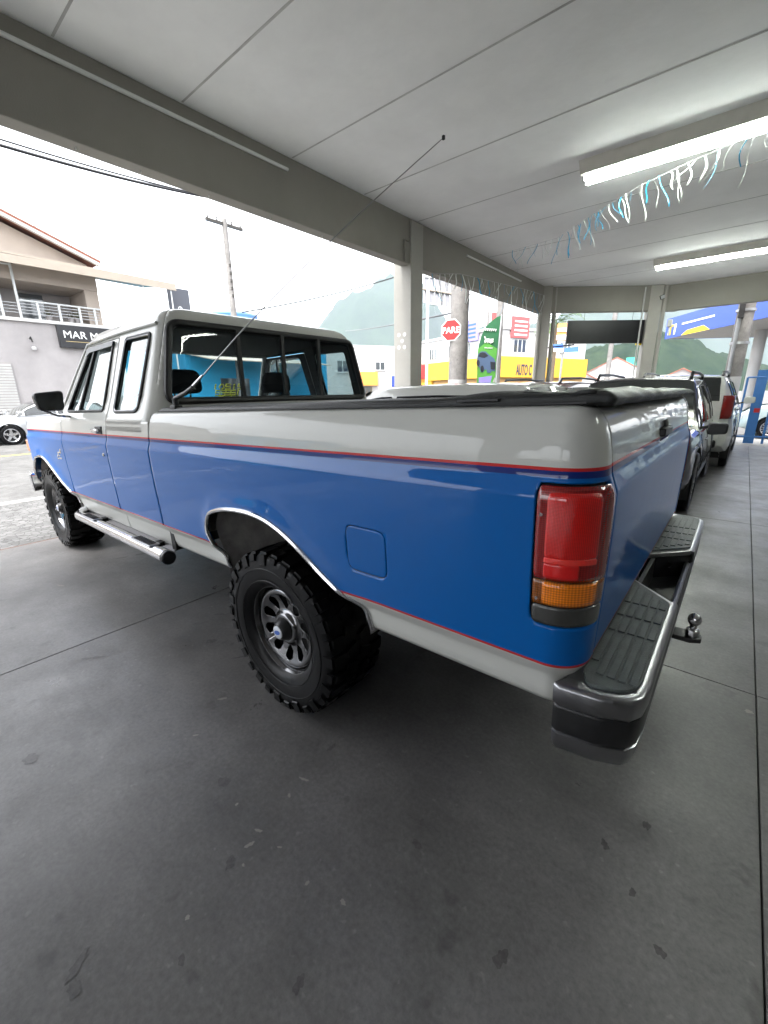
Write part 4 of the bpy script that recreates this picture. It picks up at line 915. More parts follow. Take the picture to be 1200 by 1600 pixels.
    MB().box(-L_-.03, -L_+.10, -W*.78, W*.78, zb+.12, zb+.26).build('rear_bumper_trim', 'blackplastic', t, bevel=.03)
    MB().box(L_-.15, L_+.012, -W*.55, W*.55, hz-.50, hz-.30).build('grille', 'blackplastic', t, bevel=.02)
    for x in (wb, -wb):
        for s in (1, -1): car_wheel(rw, P.get('tw', .215), P.get('spokes', 5), t, (x, s*(W-.115), rw), s < 0)
    return t
SUV = dict(L=4.5, W=1.82, H=1.62, wb=2.65, rw=.36, belt=.95, hood=.95, tail=1.02, zb=.30, xa=1.02, xb=.36, xc=-1.78, xd=-2.15, wins=[(-.02, .72), (-1.02, -.10), (-1.72, -1.12)], doors=[.85, -.06, -1.02], handles=[.12, -.80], rails='blackplastic', rwf=.85, mirror='blackplastic', handle='chrome', trim='chrome', mz=.02)
DUS = dict(L=4.32, W=1.90, H=1.70, wb=2.67, rw=.35, belt=1.10, hood=1.08, tail=1.10, zb=.30, xa=.98, xb=.30, xc=-1.72, xd=-2.06, wins=[(-.02, .66), (-1.02, -.10), (-1.66, -1.16)], doors=[.82, -.06, -1.02], handles=[.12, -.80], rails='blackplastic', tl=(.22, .40), tlz=1.13, rwf=.86)
HAT = dict(L=3.95, W=1.70, H=1.52, wb=2.48, rw=.30, belt=.93, hood=.92, tail=.98, zb=.22, xa=1.05, xb=.25, xc=-1.45, xd=-1.86, wins=[(-.05, .80), (-.95, -.13), (-1.42, -1.02)], doors=[.82, -.09, -.98], handles=[.10, -.80])
SED = dict(L=4.5, W=1.77, H=1.46, wb=2.62, rw=.325, belt=.95, hood=.93, tail=1.02, zb=.20, xa=1.10, xb=.28, xc=-1.02, xd=-1.72, wins=[(-.05, .82), (-.95, -.13)], doors=[.85, -.09, -1.0], handles=[.10, -.82])
M['p_black'] = carpaint('black_paint', (.006, .006, .007), .1); M['p_white'] = carpaint('white_paint', (.62, .63, .60), .0); M['p_silver'] = carpaint('silver_paint', (.42, .43, .44), .6)
M['p_red'] = carpaint('dark_red_paint', (.06, .006, .008), .3); M['p_teal'] = carpaint('pale_green_silver_paint', (.36, .44, .44), .4); M['p_pearl'] = carpaint('cream_white_paint', (.60, .60, .56), .1)
# black 4x4 facing the truck's flank, nose hidden behind the tailgate
s1 = make_car('parked_suv', 'glossy black SUV with chrome window trim parked nose first behind the tailgate', 'SUV', (-.27, -5.62, 0), R(90), SUV, 'p_black', 'cars parked under the canopy')
s2 = make_car('parked_suv', 'white compact SUV seen from behind with big red tail lamp', 'SUV', (-.50, -9.78, 0), R(-91), DUS, 'p_white', 'cars parked under the canopy')
s3 = make_car('parked_hatchback', 'cream white hatchback parked beyond the truck bed in front of the column', 'car', (1.42, -2.2, 0), 0, HAT, 'p_pearl', 'cars parked under the canopy')
s4 = make_car('parked_suv', 'dark red SUV with roof rails between the white hatchback and the corner column', 'SUV', (1.85, -6.9, 0), R(85), SUV, 'p_red', 'cars parked under the canopy')
s5 = make_car('parked_sedan', 'silver sedan parked across the street below the shop sign', 'car', (18.2, -2.25, -.13), R(92), SED, 'p_silver', 'cars parked in the street')
M['p_green'] = carpaint('dark_green_paint', (.008, .05, .03), .2)
make_car('parked_hatchback', 'dark green hatchback added out of view left of the canopy for the truck reflections', 'car', (8.6, 9.5, -.13), R(-90), HAT, 'p_green', 'cars parked in the street')  # out of view, put in as a dark shape for the truck to mirror
make_car('parked_sedan', 'black sedan added out of view farther left to darken the truck reflections', 'car', (8.6, 15.5, -.13), R(-90), SED, 'p_black', 'cars parked in the street')  # unseen car, added for contrast in the reflections on the truck's flank
s6 = make_car('parked_hatchback', 'pale green silver hatchback beyond the blue railing with multi spoke wheels', 'car', (-3.35, -15.8, 0), R(4), dict(HAT, spokes=16), 'p_teal', 'cars parked in the street')
# ============================================================ THE STREET
M['stucco'] = mat('grey_stucco', (.30, .283, .28), .85, noise=(.9, .14), bump=(30, .3)); M['cream'] = mat('cream_render', (.36, .31, .265), .85, noise=(1.2, .08), bump=(30, .2))
M['wwall'] = mat('white_render', (.45, .446, .44), .85, noise=(.8, .07)); M['yellow'] = mat('yellow_render', (.58, .32, .03), .8, noise=(.9, .08)); M['orangew'] = mat('pale_orange_render', (.45, .27, .11), .85, noise=(.9, .08))
M['cyanw'] = mat('cyan_blue_render', (.02, .30, .52), .8, noise=(.7, .06)); M['bluefr'] = mat('deep_blue_panel', (.02, .06, .42), .5, noise=(2, .06)); M['bluerail'] = mat('blue_railing_paint', (.03, .13, .35), .45, noise=(6, .1))
M['tile'] = mat('clay_roof_tiles', (.20, .075, .05), .8, noise=(4, .25)); M['fascia'] = mat('white_fascia', (.50, .495, .48), .6, noise=(2, .05)); M['awning'] = mat('cream_awning_sheet', (.32, .275, .225), .7, noise=(3, .06))
M['steelw'] = mat('white_painted_steel', (.55, .57, .57), .4); M['steelg'] = mat('galvanised_steel', (.40, .41, .42), .45, .7, noise=(8, .1)); M['signblack'] = mat('black_sign_panel', (.012, .012, .014), .35, noise=(3, .3)); M['letterw'] = mat('white_letters', (.8, .8, .78), .5)
M['gold'] = mat('gold_line', (.55, .42, .2), .4, .5); M['dimwin'] = mat('dark_window_glass', (.05, .06, .065), .08, 0, 1, spec=.7); M['shutter'] = mat('pale_metal_shutter', (.40, .395, .38), .55, noise=(5, .06)); M['recess'] = mat('grey_balcony_wall', (.30, .28, .27), .85)
M['polec'] = concrete('pole_concrete', (.20, .19, .18), .85, 3, .18, .2); M['redsign'] = mat('red_sign', (.42, .015, .015), .45); M['bluesign'] = mat('blue_sign', (.03, .10, .36), .45); M['orangesign'] = mat('orange_sign', (.75, .28, .06), .5); M['greenb'] = mat('green_banner', (.008, .10, .035), .6, noise=(6, .1)); M['limeb'] = mat('lime_green_banner', (.07, .28, .035), .6, noise=(6, .08))
M['carprint'] = mat('printed_blue_grey_car', (.06, .10, .18), .5); M['carglassprint'] = mat('printed_dark_glass', (.012, .016, .025), .5); M['yellowl'] = mat('yellow_lettering', (.8, .55, .02), .5); M['darkletter'] = mat('dark_blue_lettering', (.02, .025, .06), .5); M['purpleb'] = mat('lilac_banner', (.24, .20, .50), .6); M['pinkb'] = mat('red_banner', (.48, .08, .08), .6); M['signgreen'] = mat('green_road_sign', (.02, .28, .20), .5)
def local(o, x, y, z): return Vector((x, y, z))

# ---------------- grey building with balcony across the street (facade at X=20.5 seen flat on; y runs to the right as -Y)
b1 = thing('shop_building', 'grey two storey shop with balcony, awning and black sign across the street', 'building', (20.5, -5.5, 0))
def b1b(name, y0, y1, z0, z1, x0, x1, m, sub=None, **k): return box(name, x0-20.5, x1-20.5, y0+5.5, y1+5.5, z0, z1, m, sub or b1, **k)
b1b('lower_wall', -5.6, 3, -.1, 4.24, 20.5, 30, 'stucco'); b1b('floor_slab', -5.75, 3.1, 4.242, 4.36, 20.38, 30, 'fascia')
up = b1b('upper_wall', -5.45, 3, 4.362, 6.35, 22.6, 30, 'cream')
b1b('balcony_pier', -5.45, -4.95, 4.362, 6.0, 20.6, 22.6, 'cream', up); b1b('balcony_lintel', -5.45, 3, 5.72, 6.5, 20.55, 22.6, 'cream', up)
b1b('balcony_pier', -1.6, -2.0, 4.362, 5.72, 20.6, 20.9, 'cream', up)
b1b('balcony_wall', -4.9, 3, 4.37, 5.71, 22.5, 22.595, 'recess', up); b1b('balcony_door', -3.9, -3.1, 4.37, 5.6, 22.44, 22.49, 'dimwin', up); b1b('balcony_door', -2.4, -1.2, 4.37, 5.6, 22.44, 22.49, 'shutter', up)
# gable and clay roof
gp = [(-5.3, 6.5), (-5.3, 6.75), (-1.2, 8.25), (3.0, 6.75), (3.0, 6.5)]
MB().prism(gp, .35, 3, lambda y, z, t_: (t_, y+5.5, z)).build('gable_wall', 'cream', b1, smooth=0)
def slope(y0, z0, y1, z1, m, x0, x1, th, nm, par):
    return MB().prism([(y0, z0), (y1, z1), (y1, z1+th), (y0, z0+th)], x0, x1, lambda y, z, t_: (t_, y+5.5, z)).build(nm, m, par, smooth=0)
rf = slope(-5.65, 6.78, -1.2, 8.42, 'tile', -.25, 9, .10, 'roof', b1); slope(-5.62, 6.66, -1.2, 8.30, 'fascia', -.28, -.1, .11, 'verge_board', rf); slope(3.4, 6.78, -1.2, 8.42, 'tile', -.25, 9, .10, 'roof_slope', rf)
# awning over the balcony on steel posts
aw = MB().prism([(1.2, 6.62), (-8.3, 6.50), (-8.3, 6.42), (1.2, 6.55)], -1.1, 2.2, lambda y, z, t_: (t_, y+5.5, z+t_*.12-.05)).build('awning', 'awning', b1, smooth=0)
for k in range(7):
    y = -8.2+k*1.5; MB().tube([(-1.05, y+5.5, 6.28+.01*k), (2.1, y+5.5, 6.66+.01*k)], .03, 6).build('awning_rafter', 'steelw', aw)
for y in (-8.1, -6.9): MB().tube([(-1.0, y+5.5, 4.4), (-1.0, y+5.5, 6.27)], .03, 6).build('awning_post', 'steelw', aw)
MB().box(-1.12, -1.08, -2.8, 6.7, 6.03, 6.30).build('awning_valance', 'awning', aw, smooth=0)
for y in (-2.10, -2.62):
    MB().tube([(-.05, y+5.5-.35*0, 4.36), (-.05, y+5.5, 6.42)], .045, 6).build('awning_post', 'steelw', aw)
MB().tube([(-.05, -2.1+5.5, 6.2), (-.05, -2.62+5.5, 6.2)], .035, 6).build('awning_tie', 'steelw', aw)
# railing
rl = MB().tube([(-.03, -5.4+5.5, 5.0), (-.03, -2.65+5.5, 5.0)], .035, 6).build('balcony_rail', 'steelw', b1)
for z in (4.55, 4.66, 4.77, 4.88): MB().tube([(-.03, -5.3+5.5, z), (-.03, 1+5.5, z)], .014, 5).build('rail_bar', 'steelg', rl)
for y in (-5.15, -4.6, -3.9, -3.2, -1.7, -1.0): MB().box(-.07, .01, y+5.5-.035, y+5.5+.035, 4.362, 4.97).build('rail_post', 'steelw', rl, smooth=0)
for y in (-4.55, -3.55, -4.3):
    pt = MB().lathe([(.08, 0), (.12, .16), (.11, .18)], 10, (.18, y+5.5, 4.364), 'z').build('plant_pot', 'stucco', b1)
    lf = MB(); rr = random.Random(int(y*100))
    for k in range(26):
        a, r_, h_ = rr.uniform(0, 6.3), rr.uniform(.05, .25), rr.uniform(.1, .36); c = Vector((.18, y+5.5, 4.53)); e = c+Vector((r_*math.cos(a), r_*math.sin(a), h_)); n = Vector((-math.sin(a), math.cos(a), 0))*.02
        lf.add([c, c.lerp(e, .6)+n, e, c.lerp(e, .6)-n], [(0, 1, 2, 3)])
    lf.build('plant_leaves', mat('dry_leaves', (.09, .09, .05), .7), pt, smooth=0)
# wall lamps, shutter and the shop sign
MB().lathe([(.001, -.10), (.07, -.08), (.09, 0), (.03, .05)], 10, (-.10, 2.72, 3.30), 'z').build('wall_lamp', 'fascia', b1); MB().tube([(0, 2.76, 3.62), (-.12, 2.76, 3.68), (-.16, 2.74, 3.5)], .03, 6).build('wall_lamp', 'dark', b1)
sh = b1b('roller_shutter', -1.95, 3, -.1, 2.72, 20.44, 20.498, 'recess')
for k in range(26): b1b('shutter_slat', -1.95, 3, .0+k*.103, .075+k*.103, 20.415, 20.438, 'shutter', sh)
sg = box('shop_sign', -.22, -.04, -.08, 1.86, 3.36, 4.22, 'signblack', b1, bevel=.01)
text('sign_lettering', 'MAR MO', .40, 'letterw', sg, frame((-.225, 1.70, 3.74), (0, -1, 0)), .004, sx=1.02)
MB().box(-.226, -.221, .0, 1.64, 3.60, 3.615).build('sign_underline', 'gold', sg, smooth=0)
# freestanding black sign above the awning end
t = thing('hanging_sign', 'small dark grey square sign at the end of the awning', 'sign', (20.4, -8.85, 0))
MB().box(-.06, .0, -.52, .52, 5.15, 6.36).build('panel', mat('slate_sign_panel', (.06, .065, .08), .5), t, smooth=0); MB().tube([(.03, .45, -.1), (.03, .45, 6.3)], .04, 6).build('post', 'steelw', t)
MB().tube([(-.065, .10*math.cos(a), 5.42+.13*math.sin(a)) for a in lin(.3, 5.2, 16)], .016, 5).build('emblem', 'letterw', t); MB().tube([(-.065, -.02, 5.30), (-.065, -.02, 5.52)], .014, 5).build('emblem_bar', 'letterw', t)

# ---------------- low blue building straight across, with a water tank above
b2 = thing('blue_building', 'bright cyan blue shop building across the street seen through the cab', 'building', (21, -13.5, 0))
box('wall', 0, 8, -5.4, 4.4, -.1, 4.6, 'cyanw', b2); box('parapet', -.05, 8.05, -5.45, 4.45, 4.602, 4.8, 'cyanw', b2)
box('door', -.04, -.003, -2.0, -.6, -.1, 2.5, 'dimwin', b2); box('window', -.04, -.003, .8, 2.6, .9, 2.3, 'dimwin', b2)
cnp = MB().prism([(-2.6, 3.05), (0, 3.45), (0, 3.5), (-2.6, 3.1)], -3.4, 4.4, lambda x, z, t_: (x, t_, z)).build('shop_canopy', 'awning', b2, smooth=0)
t = thing('water_tank', 'round blue water tank on the roof behind the utility pole', 'water tank', (27.5, -16.0, 4.8)); MB().lathe([(1.5, 0), (1.75, 1.8), (1.8, 1.9), (1.75, 2.0), (.9, 2.3), (.001, 2.35)], 32, axis='z').build('tank', mat('faded_blue_plastic', (.16, .24, .42), .5), t)
MB().lathe([(1.82, 1.85), (1.84, 1.95), (1.78, 2.02)], 32, axis='z').build('lid_rim', mat('faded_blue_rim', (.20, .28, .46), .5), t)

# ---------------- utility poles and wires
M['darkwood'] = mat('weathered_crossarm', (.05, .045, .04), .8)
def pole(loc, h, r0, r1, label, arms=1, wires=True, square=False, mbase=None, name='utility_pole'):
    t = thing(name, label, 'utility pole', loc)
    MB().tube([(0, 0, -.2), (0, 0, h)], [r0, r1], 14).build('shaft', 'polec', t)
    if mbase: MB().tube([(0, 0, -.1), (0, 0, mbase)], [r0+.004, r0-.004+.004], 14).build('white_base', 'wwall', t)
    for k in range(arms):
        z = h-.25-k*1.1
        a = MB().box(-.07, .07, -1.0, 1.0, z-.06, z+.07).build('cross_arm', 'darkwood', t, smooth=0)
        for y in (-.9, -.4, .4, .9): MB().lathe([(.015, 0), (.05, .05), (.03, .1), (.045, .15), (.01, .2)], 8, (0, y, z+.06), 'z').build('insulator', 'darkwood', a)
    return t
PD = 21.0; pt_ = at(350, 342, PD); pb = Vector((pt_.x, pt_.y, -.1))
p1 = pole((pt_.x, pt_.y, 0), pt_.z, .20, .13, 'grey concrete utility pole with cross arm above the cab roof', 1)
for k in range(5): MB().lathe([(.02, 0), (.06, .04), (.04, .09), (.06, .13), (.02, .17)], 8, (-.2, .05, 6.3+k*.35), 'z').build('insulator', 'darkwood', p1)
def wire(label, pts, r=.02, sag=.4):
    pts = [Vector(p) for p in pts]; P = []
    for a, b in zip(pts, pts[1:]):
        for i in range(12): t_ = i/12; P.append(a.lerp(b, t_)-Vector((0, 0, sag*4*t_*(1-t_))))
    P.append(pts[-1]); o = MB().tube([p-pts[0] for p in P], r, 5).build('overhead_wire', 'signblack', None, loc=pts[0]); return tag(o, label, 'wire', 'overhead wires')
wire('overhead wire running from the cross arm pole behind the beige column', [at(378, 488, 21), at(620, 432, 26), at(735, 395, 30)], .035, .15)
wire('upper pair of dark cables close under the front beam, top line', [onp(-40, 205, 0, 9), onp(330, 308, 0, 9)], .016, .05)
wire('thick dark cable below the front beam at the left, lower line', [onp(-40, 215, 0, 9.3), onp(330, 309, 0, 9.3)], .03, .06)
wire('thin pale wire crossing the gable at the left edge', [at(-20, 352, 19), at(345, 345, 20.8)], .012, .1)
wire('thin wire crossing the awning towards the pole', [at(-20, 392, 18.5), at(352, 378, 20.8)], .012, .1)
wire('low wire crossing the hill towards the stop sign pole', [at(540, 517, 40), at(712, 488, 12)], .03, .1)
# ---------------- thick concrete pole with the stop sign
SP = at(716, 540, 10.0); p2 = pole((SP.x, SP.y, 0), 9, .215, .19, 'thick grey concrete pole with white painted base carrying the stop sign', 0, mbase=1.72)
MB().tube([(-.12, -.20, 0), (-.12, -.20, 2.75)], .035, 8).build('conduit', 'steelg', p2); MB().tube([(-.10, -.21, 2.75), (-.10, -.21, 9)], .03, 8).build('cable', 'signblack', p2)
ss = Vector((SP.x, SP.y, 0)); dirc = (Vector((CAM.x, CAM.y, 0))-ss).normalized(); sd_ = Vector((-dirc.y, dirc.x, 0))
sc = at(715, 515, 9.72); t = thing('stop_sign', 'red octagonal PARE stop sign fixed to the concrete pole', 'sign', (sc.x, sc.y, sc.z))
fm = frame((0, 0, 0), (sd_*.96+dirc*.28))        # the plate faces the street
ax = fm.col[0].xyz; az = fm.col[2].xyz
if az.dot(dirc) < 0: ax = -ax; az = -az
sc_off = ax*(-.16)
oc = lambda r_: [(r_*math.cos(R(22.5+45*k)), r_*math.sin(R(22.5+45*k))) for k in range(8)]
MB().prism(oc(.255), -.006, 0, lambda a, b, t_: ax*a+Vector((0, 0, b))+az*t_+sc_off).build('rim', 'letterw', t, smooth=0)
MB().prism(oc(.232), .001, .003, lambda a, b, t_: ax*a+Vector((0, 0, b))+az*t_+sc_off).build('plate', 'redsign', t, smooth=0)
o_ = sc_off+az*.0055+Vector((0, 0, -.065)); text('lettering', 'PARE', .19, 'letterw', t, frame(o_, ax), .0015, 'CENTER', .98, .004)
# steel post with a big louvred panel behind it
t = thing('louvred_panel', 'grey gridded panel seen from behind high on a thin white mast', 'sign', (at(686, 455, 15).x, at(686, 455, 15).y, 0)); o0 = Vector((at(686, 455, 15).x, at(686, 455, 15).y, 0))
q = [at(663, 433, 15)-o0, at(711, 437, 15)-o0, at(711, 483, 15)-o0, at(663, 473, 15)-o0]; bk = (o0-CAM); bk.z = 0; bk.normalize(); bk *= .05
MB().add(q+[p+bk for p in q], [(0, 1, 2, 3), (7, 6, 5, 4), (0, 4, 5, 1), (1, 5, 6, 2), (2, 6, 7, 3), (3, 7, 4, 0)]).build('panel', mat('grey_back_panel', (.14, .14, .15), .6, noise=(6, .1)), t, smooth=0)
for k in range(7): a, b = q[0].lerp(q[1], k/6)-bk*.4, q[3].lerp(q[2], k/6)-bk*.4; MB().tube([a, b], .022, 5).build('grid_bar', 'steelg', t)
for k in range(3): a, b = q[0].lerp(q[3], k/2)-bk*.4, q[1].lerp(q[2], k/2)-bk*.4; MB().tube([a, b], .022, 5).build('grid_bar', 'steelg', t)
m0 = at(668, 470, 15)-o0; m1 = at(666, 620, 15)-o0; MB().tube([(m1.x, m1.y, -.1), (m1.x, m1.y, m0.z+.4)], .05, 8).build('mast', 'steelw', t)
MB().tube([at(655, 451, 15)-o0-bk, at(716, 461, 15)-o0-bk], .035, 6).build('brace', 'awning', t)
# ---------------- feather banner
FD = 10.6; fb = at(757, 640, FD); t = thing('feather_banner', 'green feather banner printed with a blue grey car beside the concrete pole', 'banner', (fb.x, fb.y, 0)); o0 = Vector((fb.x, fb.y, 0))
def fpt(x, y, d=0): return at(x, y, FD+d)-o0
outl = [(745.5, 640), (745, 601), (745.5, 560), (748, 540), (752, 525), (759, 511), (767, 502), (775, 496), (783, 493), (781, 512), (778, 540), (775, 565), (774, 588), (768, 600), (768, 640)]
def flat(poly, d0, d1, nm, m): return MB().prism(poly, d0, d1, lambda a, b, t_: fpt(a, b, t_)).build(nm, m, t, smooth=0)
flat(outl, 0, .01, 'cloth', 'greenb')
flat([(745.5, 640), (745.2, 600), (745.5, 560), (747, 545), (760, 534), (777, 545), (775, 565), (774, 588), (768, 600), (768, 640)], -.012, -.004, 'lime_print', 'limeb')
cpr = [(745.5, 560), (747, 553), (752, 549), (759, 549), (764, 554), (772, 560), (774.5, 566), (773.5, 580), (768, 580), (766, 583), (761, 582), (760, 577), (757, 578), (755, 582), (751, 581), (749, 574), (746, 572)]
flat(cpr, -.022, -.014, 'car_print', 'carprint'); flat([(747.5, 557), (749.5, 551.5), (754, 550.5), (758, 551), (763, 556), (757, 559)], -.03, -.024, 'car_print_glass', 'carglassprint')
flat([(766, 565), (774, 566), (773.5, 577), (767, 577)], -.03, -.024, 'car_print_grille', 'carglassprint')
for c in ((753.5, 576), (747, 567)): flat([(c[0]+2.6*math.cos(a), c[1]+5*math.sin(a)) for a in lin(0, 6.28, 13)[:-1]], -.036, -.03, 'car_print_wheel', 'carglassprint')
flat([(748, 590), (769, 587), (766, 600), (766, 640), (747, 640)], -.02, -.014, 'white_print', 'purpleb')
def ftext(s, x, y, hpx, nm, sx=1): 
    a = fpt(x, y, -.026); ex = (fpt(x+10, y, -.026)-a).normalized(); text(nm, s, hpx*FD/FPX*1.35, 'letterw', t, frame(a, ex), .001, 'LEFT', sx)
def scrawl(x0, x1, y0, slope_, amp, turns, nm, r_):      # illegible script print
    MB().tube([fpt(x0+(x1-x0)*i/40+1.2*math.sin(i*turns/40*6.28), y0+slope_*i/40-amp*abs(math.cos(i*turns/40*3.14+.3*math.sin(i)))*(1.6 if i in range(0, 6) else 1), -.026) for i in range(41)], r_, 4).build(nm, 'letterw', t)
scrawl(757, 776, 517, 1.5, 4, 6, 'script_print', .010); scrawl(757, 771, 537, 0, 7, 5, 'script_print', .016); scrawl(757, 770, 545, 0, 1.5, 9, 'small_print', .005)
MB().tube([fpt(784, 492), fpt(780, 530), fpt(776, 575), fpt(773, 640)], .02, 6).build('mast', 'steelg', t)
MB().tube([(fpt(773, 640).x, fpt(773, 640).y, -.1), fpt(773, 640)], .02, 6).build('foot', 'steelg', t)
# thin pole behind the banner
pp = at(781, 500, 12.2); pole((pp.x, pp.y, 0), 6.5, .12, .09, 'slim grey concrete pole right behind the green feather banner', 0, mbase=1.6)
pp = at(763, 500, 30); pole((pp.x, pp.y, 0), 7.0, .14, .10, 'distant thin pole between the stop sign and the banner', 0)
# ---------------- blue tube railing along the pavement
def railing(label, a, b, h, n, m='bluerail', zb=-.1):
    a, b = Vector(a), Vector(b); t = thing('tube_railing', label, 'railing', a); d = b-a
    for z in (h, h*.55, h*.15): MB().tube([Vector((0, 0, z)), d+Vector((0, 0, z))], .022, 6).build('rail', m, t)
    for k in range(n+1): p = d*(k/n); MB().tube([p+Vector((0, 0, zb)), p+Vector((0, 0, h))], .024, 6).build('post', m, t)
railing('blue tube railing along the pavement behind the column and white hatchback', (6.1, -6.2, 0), (4.3, -12.6, 0), 1.15, 14)
railing('blue tube railing beside the yellow corner shop in front of the cab window', (12.5, -17.5, 0), (9.0, -18.5, 0), 1.2, 8)

# ---------------- corner building: white upper floor, yellow shop below
CN = at(776, 600, 29); CN.z = 0
t = thing('corner_shop', 'white two storey corner building with yellow shop front lettered AUTO C', 'building', CN)
dl = (at(668, 590, 36)-at(776, 600, 29)); dl.z = 0; dr = (at(880, 590, 32)-at(776, 600, 29)); dr.z = 0
def facade(dv, length, nm):
    d = dv.normalized(); n = Vector((d.y, -d.x, 0))
    if n.dot(CAM-CN) < 0: n = -n
    return d, n
def fbox(d, n, s0, s1, z0, z1, o0_, o1_, nm, m, par):
    P = [(d*s0, d*s1)]; c = [d*s0+n*o0_, d*s1+n*o0_, d*s1+n*o1_, d*s0+n*o1_]
    return MB().prism([(p.x, p.y) for p in c], z0, z1, lambda x, y, t_: (x, y, t_)).build(nm, m, par, smooth=0)
ZT, ZY0, ZY1 = 5.45, 2.35, 3.72
for (dv, ln, key) in ((dl, 11, 'l'), (dr, 9, 'r')):
    d, n = facade(dv, ln, key)
    fbox(d, n, 0, ln, -.1, ZY0-.002, -4, -.002, 'lower_wall', 'orangew', t); fbox(d, n, 0, ln, ZY1+.002, ZT, -4, -.004, 'upper_wall', 'wwall', t); fbox(d, n, -.25, ln, ZY0, ZY1, -4, .30, 'yellow_band', 'yellow', t); fbox(d, n, -.1, ln, ZT+.002, ZT+.18, -4, .08, 'parapet', 'wwall', t)
    wl = [(1.0, 1.9), (2.9, 3.7), (4.6, 5.6), (7.2, 8.2)] if key == 'l' else [(1.3, 2.5), (3.6, 4.7), (6.0, 7.2)]
    for (a, b) in wl:
        w_ = fbox(d, n, a, b, 4.05, 4.85, 0, .03, 'window', 'dimwin', t)
        for q_ in lin(a, b, 4): fbox(d, n, q_-.03, q_+.03, 4.05, 4.85, .032, .06, 'mullion', 'steelw', w_)
    for (a, b, m_) in ([(1.4, 3.0, 'dimwin'), (5.5, 6.5, 'dimwin'), (7.0, 8.2, 'bluefr')] if key == 'l' else [(.5, 2.0, 'dimwin'), (2.8, 4.2, 'dimwin')]): fbox(d, n, a, b, .1, 2.0, 0, .05, 'shop_door', m_, t)
    if key == 'r':
        org = d*1.45+n*.31+Vector((0, 0, 2.52)); text('shop_lettering', 'AUTO C', 1.0, 'darkletter', t, frame(org, d), .01, 'LEFT', .40, .02)
        pb_ = fbox(d, n, .9, 2.6, 4.95, 6.3, .1, .14, 'red_banner', 'pinkb', t)
        for k in range(4): fbox(d, n, 1.2, 2.4, 5.1+k*.28, 5.2+k*.28, .141, .15, 'banner_lines', 'letterw', pb_)
        fbox(d, n, -.9, -.25, 5.0, 6.4, .1, .14, 'red_banner', 'pinkb', t)
    else:
        pb_ = fbox(d, n, 2.0, 4.6, 4.95, 6.4, .1, .14, 'lilac_banner', 'purpleb', t)
        for k in range(4): fbox(d, n, 2.3, 4.3, 5.15+k*.28, 5.27+k*.28, .141, .15, 'banner_lines', 'bluesign', pb_)
        rs = fbox(d, n, 8.0, 10.6, 2.5, 3.7, .31, .40, 'red_sign', 'redsign', t); fbox(d, n, 9.5, 10.2, 2.7, 3.5, .401, .42, 'sign_symbol', 'letterw', rs)
        fbox(d, n, 7.6, 11.0, -.1, 2.34, .002, .2, 'yellow_wall', 'yellow', t)
# white row beyond, with the blue shop
def house(name, label, loc, w_, d_, h, rot, wallm, wins, roof=None, group=None, extra=None):
    t = thing(name, label, 'building', loc, rot, group); box('wall', 0, d_, -w_/2, w_/2, -.2, h, wallm, t)
    for (y0, y1, z0, z1) in wins:
        wn = box('window', -.04, -.002, y0, y1, z0, z1, 'dimwin', t); box('sill', -.10, -.002, y0-.1, y1+.1, z0-.10, z0-.005, 'fascia', wn); box('mullion', -.06, -.042, (y0+y1)/2-.03, (y0+y1)/2+.03, z0, z1, 'steelw', wn)
    if roof == 'gable':
        MB().prism([(-w_/2-.3, h-.1), (0, h+w_*.27), (w_/2+.3, h-.1), (w_/2+.3, h-.28), (0, h+w_*.27-.2), (-w_/2-.3, h-.28)], -.3, d_+.3, lambda y, z, t_: (t_, y, z)).build('roof', 'tile', t, smooth=0)
        MB().prism([(-w_/2, h), (0, h+w_*.27-.2), (w_/2, h)], .0, .2, lambda y, z, t_: (t_, y, z)).build('gable', wallm, t, smooth=0)
    else: box('parapet', -.06, d_, -w_/2-.05, w_/2+.05, h+.002, h+.25, 'fascia', t)
    return t
c = at(592, 600, 42); face = math.atan2(c.y-CAM.y, c.x-CAM.x)
h1 = house('white_building', 'white building with small windows behind the cab and left of the column', (c.x, c.y, 0), 11, 8, 5.6, face+.35, 'wwall', [(3.2, 4.2, 3.4, 4.4), (-.6, .3, 3.6, 4.3), (-2.8, -1.8, 3.4, 4.4), (-4.6, -3.8, 3.4, 4.4)])
bs = box('blue_shop_front', -.5, -.01, -4.9, -1.4, 2.0, 3.0, 'bluefr', h1); box('shop_sign_mark', -.52, -.502, -3.6, -3.0, 2.3, 2.7, 'letterw', bs); box('blue_shutter', -.2, -.01, -4.8, -3.9, -.1, 1.99, 'bluefr', h1); box('grey_shutter', -.2, -.01, -3.7, -2.0, -.1, 1.99, 'shutter', h1); box('shop_opening', -.2, -.01, .8, 2.4, -.1, 1.99, 'dimwin', h1); box('orange_sign_board', -.3, -.01, .2, 2.8, 2.1, 3.4, 'orangesign', h1)

